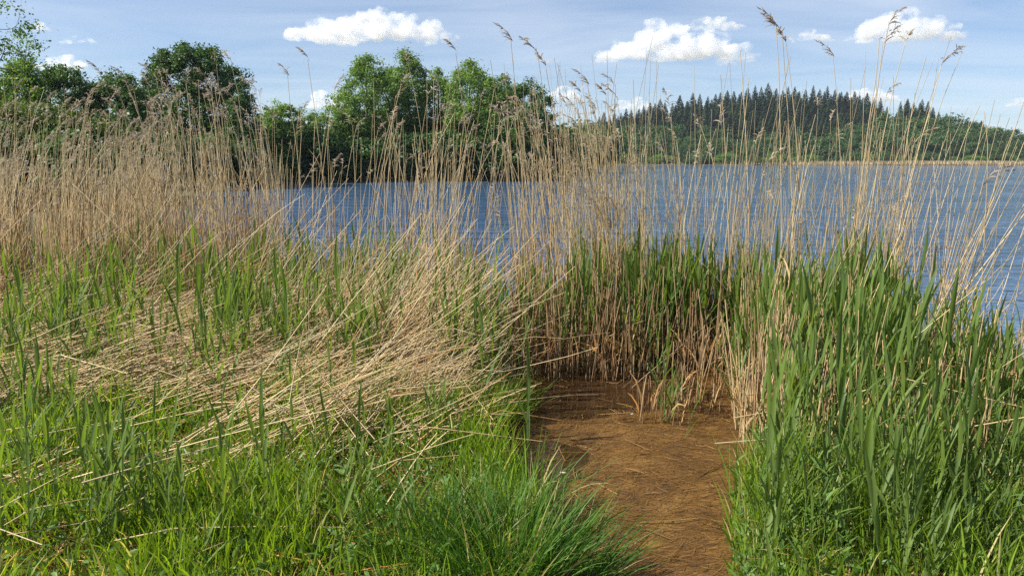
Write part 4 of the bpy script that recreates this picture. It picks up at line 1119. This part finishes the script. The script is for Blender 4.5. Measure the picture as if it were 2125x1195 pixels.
P = paths(np.stack([x, y, np.maximum(mud_z(x, y), .004) + .008], -1), rs.uniform(0, 6.28, n), 1.55 + rs.normal(size=n) * .04, rs.normal(size=n) * .1, rs.uniform(.06, .32, n), 4)
add_tubes(S, P, rs.uniform(.0015, .0034, n)[:, None] * np.array([[1, 1, .9, .8]]), rs.uniform(.3, 1, n), 4)
meta(S.obj('drifted_fibres', M['fibre']), 'brown rotting reed fibres drifted into the inlet', 'litter', kind='stuff')

# dead litter under the grass
S = Soup(); n = 16000
y = rs.uniform(2.4, 6.5, n); px = np.where(rs.uniform(size=n) < .7, rs.uniform(-200, 1060, n), rs.uniform(1540, 2250, n)); x = pg(px, y)
k = poly_sd(MUD, x, y) > .38; x, y = x[k], y[k]; n = len(x)
P = paths(np.stack([x, y, gz(x, y) + rs.uniform(.005, .05, n)], -1), rs.uniform(0, 6.28, n), 1.5 + rs.normal(size=n) * .12, .1, rs.uniform(.08, .4, n), 3)
add_strips(S, P, np.array([1, 1, .3])[None] * rs.uniform(.003, .007, n)[:, None], rand_dirs(n, rs), rs.uniform(0, 1, n))
meta(S.obj('dead_litter', M['dry_leaf']), 'dead leaf litter under the grass', 'litter', kind='stuff')

# ------------------------------------------------------------------ feathers on the inlet, ducks on the lake
def simple_mat(name, c, rough=.6):
    m, n, l, out = mat_new(name); p = n.new('ShaderNodeBsdfPrincipled'); p.inputs['Base Color'].default_value = (*c, 1); p.inputs['Roughness'].default_value = rough
    tc = n.new('ShaderNodeTexCoord'); nz = n.new('ShaderNodeTexNoise'); nz.inputs['Scale'].default_value = 30; l.new(tc.outputs['Object'], nz.inputs['Vector'])
    r = ramp(n, [(.3, tuple(q * .8 for q in c)), (.7, tuple(min(1, q * 1.15) for q in c))]); l.new(nz.outputs['Fac'], r.inputs[0]); l.new(r.outputs[0], p.inputs['Base Color'])
    l.new(p.outputs[0], out.inputs['Surface']); return m
M['feather'] = simple_mat('feather_white', (.5, .49, .45))
M['duck_body'] = simple_mat('duck_plumage', (.05, .042, .036)); M['bill'] = simple_mat('duck_bill', (.5, .42, .3))
for px, py, lab in [(1128, 815, 'small white feather floating at the back of the inlet'), (1175, 983, 'small white feather at the left side of the inlet'), (1308, 862, 'white feather scrap in the middle of the inlet')]:
    x, y = pix_ground(px, py, .02); S = Soup()
    P = paths([[0, 0, 0]], rs.uniform(0, 3), 1.4, .35, .036, 7, 1); add_strips(S, P, np.array([[.001, .007, .010, .011, .009, .005, .001]]), np.array([[0, .9, .3]]), [.5], fold=.4)
    o = S.obj('feather', M['feather']); o.location = (x, y, .028); meta(o, lab, 'feather')
def duck(px, d, rz, label):
    x = float(pg(px, d)); o = empty('duck', (x, d, -.03), rz); meta(o, label, 'duck')
    # one closed body lofted from tail to bill base
    prof = [(-.22, .10, .012), (-.19, .095, .035), (-.12, .075, .085), (-.02, .065, .105), (.08, .07, .098), (.13, .10, .07), (.145, .15, .045), (.15, .19, .038), (.165, .225, .045), (.20, .235, .04), (.225, .228, .022)]
    S = Soup(); pr = np.array(prof); add_tubes(S, np.stack([pr[:, 0], 0 * pr[:, 0], pr[:, 1]], -1)[None], pr[None, :, 2], [.5], 10)
    S.obj('body', M['duck_body'], o, True)
    S = Soup(); add_tubes(S, np.array([[[.215, 0, .228], [.24, 0, .222], [.265, 0, .216], [.272, 0, .216]]]), np.array([[.016, .014, .011, .003]]), [.5], 6); S.obj('bill', M['bill'], o, True)
    o.scale = (1.35,) * 3
duck(2090, 112, 2.9, 'dark duck swimming on the lake near the right edge, the left of two')
duck(2103, 115, .2, 'dark duck swimming on the lake near the right edge, the right of two')
# ------------------------------------------------------------------ cumulus clouds
def cloud_mat():
    m, n, l, out = mat_new('cloud_vapour')
    v = n.new('ShaderNodeVolumePrincipled')
    v.inputs['Color'].default_value = (.965, .97, .98, 1); v.inputs['Anisotropy'].default_value = .15
    tc = n.new('ShaderNodeTexCoord'); nz = n.new('ShaderNodeTexNoise'); nz.inputs['Scale'].default_value = .016; nz.inputs['Detail'].default_value = 6; nz.inputs['Roughness'].default_value = .6
    l.new(tc.outputs['Object'], nz.inputs['Vector'])
    mr = n.new('ShaderNodeMapRange'); mr.inputs['From Min'].default_value = .42; mr.inputs['From Max'].default_value = .66; mr.inputs['To Min'].default_value = .0; mr.inputs['To Max'].default_value = .032
    l.new(nz.outputs['Fac'], mr.inputs[0]); l.new(mr.outputs[0], v.inputs['Density'])
    l.new(v.outputs[0], out.inputs['Volume'])
    return m
M['cloud'] = cloud_mat()
import bmesh
def cloud(px, py, w, h, d, label, seed, bumps=()):
    """a heap of puffs with a flat base, melted into one lumpy body"""
    r = np.random.default_rng(seed); k = d / FPX
    x = (px - 1062.5) * k * .98; z0 = top_z(py + h / 2, d); W, Hh = w * k, h * k
    bm = bmesh.new()
    n = int(24 + w / 5)
    for i in range(n):
        u = r.uniform(-1, 1); env = (1 - abs(u) ** 2.2) ** .7
        rad = Hh * r.uniform(.10, .27) * (.45 + .6 * env)
        cz = rad * .6 + r.uniform(0, 1) ** 1.3 * max(0, Hh * env * .98 - rad * 1.5)
        M4 = __import__('mathutils').Matrix.Translation((u * W * .47, r.normal() * W * .10, cz))
        M4 = M4 @ __import__('mathutils').Matrix.Diagonal((rad * 1.7, rad * 1.5, rad * .9, 1))
        bmesh.ops.create_icosphere(bm, subdivisions=2, radius=1.0, matrix=M4)
    for bx, bz, br in bumps:
        M4 = __import__('mathutils').Matrix.Translation((bx * W, 0, bz * Hh)) @ __import__('mathutils').Matrix.Diagonal((br * Hh * 1.3, br * Hh, br * Hh * .9, 1))
        bmesh.ops.create_icosphere(bm, subdivisions=2, radius=1.0, matrix=M4)
    me0 = bpy.data.meshes.new('cloud'); bm.to_mesh(me0); bm.free()
    o = bpy.data.objects.new('cloud', me0); col.objects.link(o)
    md = o.modifiers.new('remesh', 'REMESH'); md.mode = 'VOXEL'; md.voxel_size = Hh / 22; md.use_smooth_shade = True
    dg = bpy.context.evaluated_depsgraph_get(); me = bpy.data.meshes.new_from_object(o.evaluated_get(dg))
    o.modifiers.clear(); o.data = me
    co = np.empty(len(me.vertices) * 3, np.float32); me.vertices.foreach_get('co', co); co = co.reshape(-1, 3)
    no = np.empty(len(me.vertices) * 3, np.float32); me.vertices.foreach_get('normal', no); no = no.reshape(-1, 3)
    s = 1 / (Hh * .16)
    q = np.array([mnoise.fractal(Vector(c * s) + Vector((seed * 7.3, 0, 0)), .7, 2.1, 3) for c in co])
    co = co + no * (q * Hh * .085)[:, None]
    co[:, 2] = np.where(co[:, 2] < Hh * .06, Hh * .06 + (co[:, 2] - Hh * .06) * .35, co[:, 2])
    me.vertices.foreach_set('co', co.astype(np.float32).ravel()); me.update()
    me.materials.clear(); me.materials.append(M['cloud'])
    o.location = (x, d, z0); meta(o, label, 'cloud', kind='stuff')
cloud(780, 55, 365, 66, 3000, 'long bright white cumulus cloud over the tall trees', 1)
cloud(1395, 93, 330, 72, 3000, 'wide cumulus cloud with grey base, right of the tall trees', 2, [(-.12, .95, .28)])
cloud(1470, 47, 120, 32, 3600, 'thin pale cloud behind the top of the wide cumulus', 3)
cloud(1862, 55, 235, 62, 3200, 'smaller ragged cumulus cloud at the upper right', 4, [(.02, .8, .3)])
cloud(1668, 74, 95, 28, 3300, 'small faint cloud left of the upper right cumulus', 5)
cloud(178, 83, 78, 18, 3500, 'small flat white cloud over the left trees', 6)
cloud(102, 55, 46, 22, 3600, 'tiny pale cloud beside the slender tree', 7)
cloud(1172, 197, 74, 40, 5000, 'small white cloud low in the gap right of the tall trees', 8)
cloud(1312, 216, 96, 26, 5200, 'low white cloud over the left end of the hill', 9)
cloud(1800, 196, 110, 34, 5200, 'low white cloud behind the right end of the conifers', 10)
cloud(690, 205, 90, 44, 5000, 'low white cloud behind the left side of the tall trees', 11)
cloud(140, 128, 110, 34, 4500, 'white cloud behind the left bank trees', 12)
cloud(2110, 212, 70, 20, 5200, 'low pale cloud at the right edge above the shore', 13)

# ------------------------------------------------------------------ haze
def haze():
    m, n, l, out = mat_new('air')
    v = n.new('ShaderNodeVolumePrincipled'); v.inputs['Color'].default_value = (.78, .88, 1, 1); v.inputs['Density'].default_value = .00015
    l.new(v.outputs[0], out.inputs['Volume'])
    bm = bmesh.new(); bmesh.ops.create_cube(bm, size=1.0); me = bpy.data.meshes.new('haze'); bm.to_mesh(me); bm.free(); me.materials.append(m)
    o = link(bpy.data.objects.new('haze', me)); o.scale = (15000, 15000, 60); o.location = (0, 0, 28)
    meta(o, 'thin pale blue air over the lake', 'haze', kind='stuff')
haze()
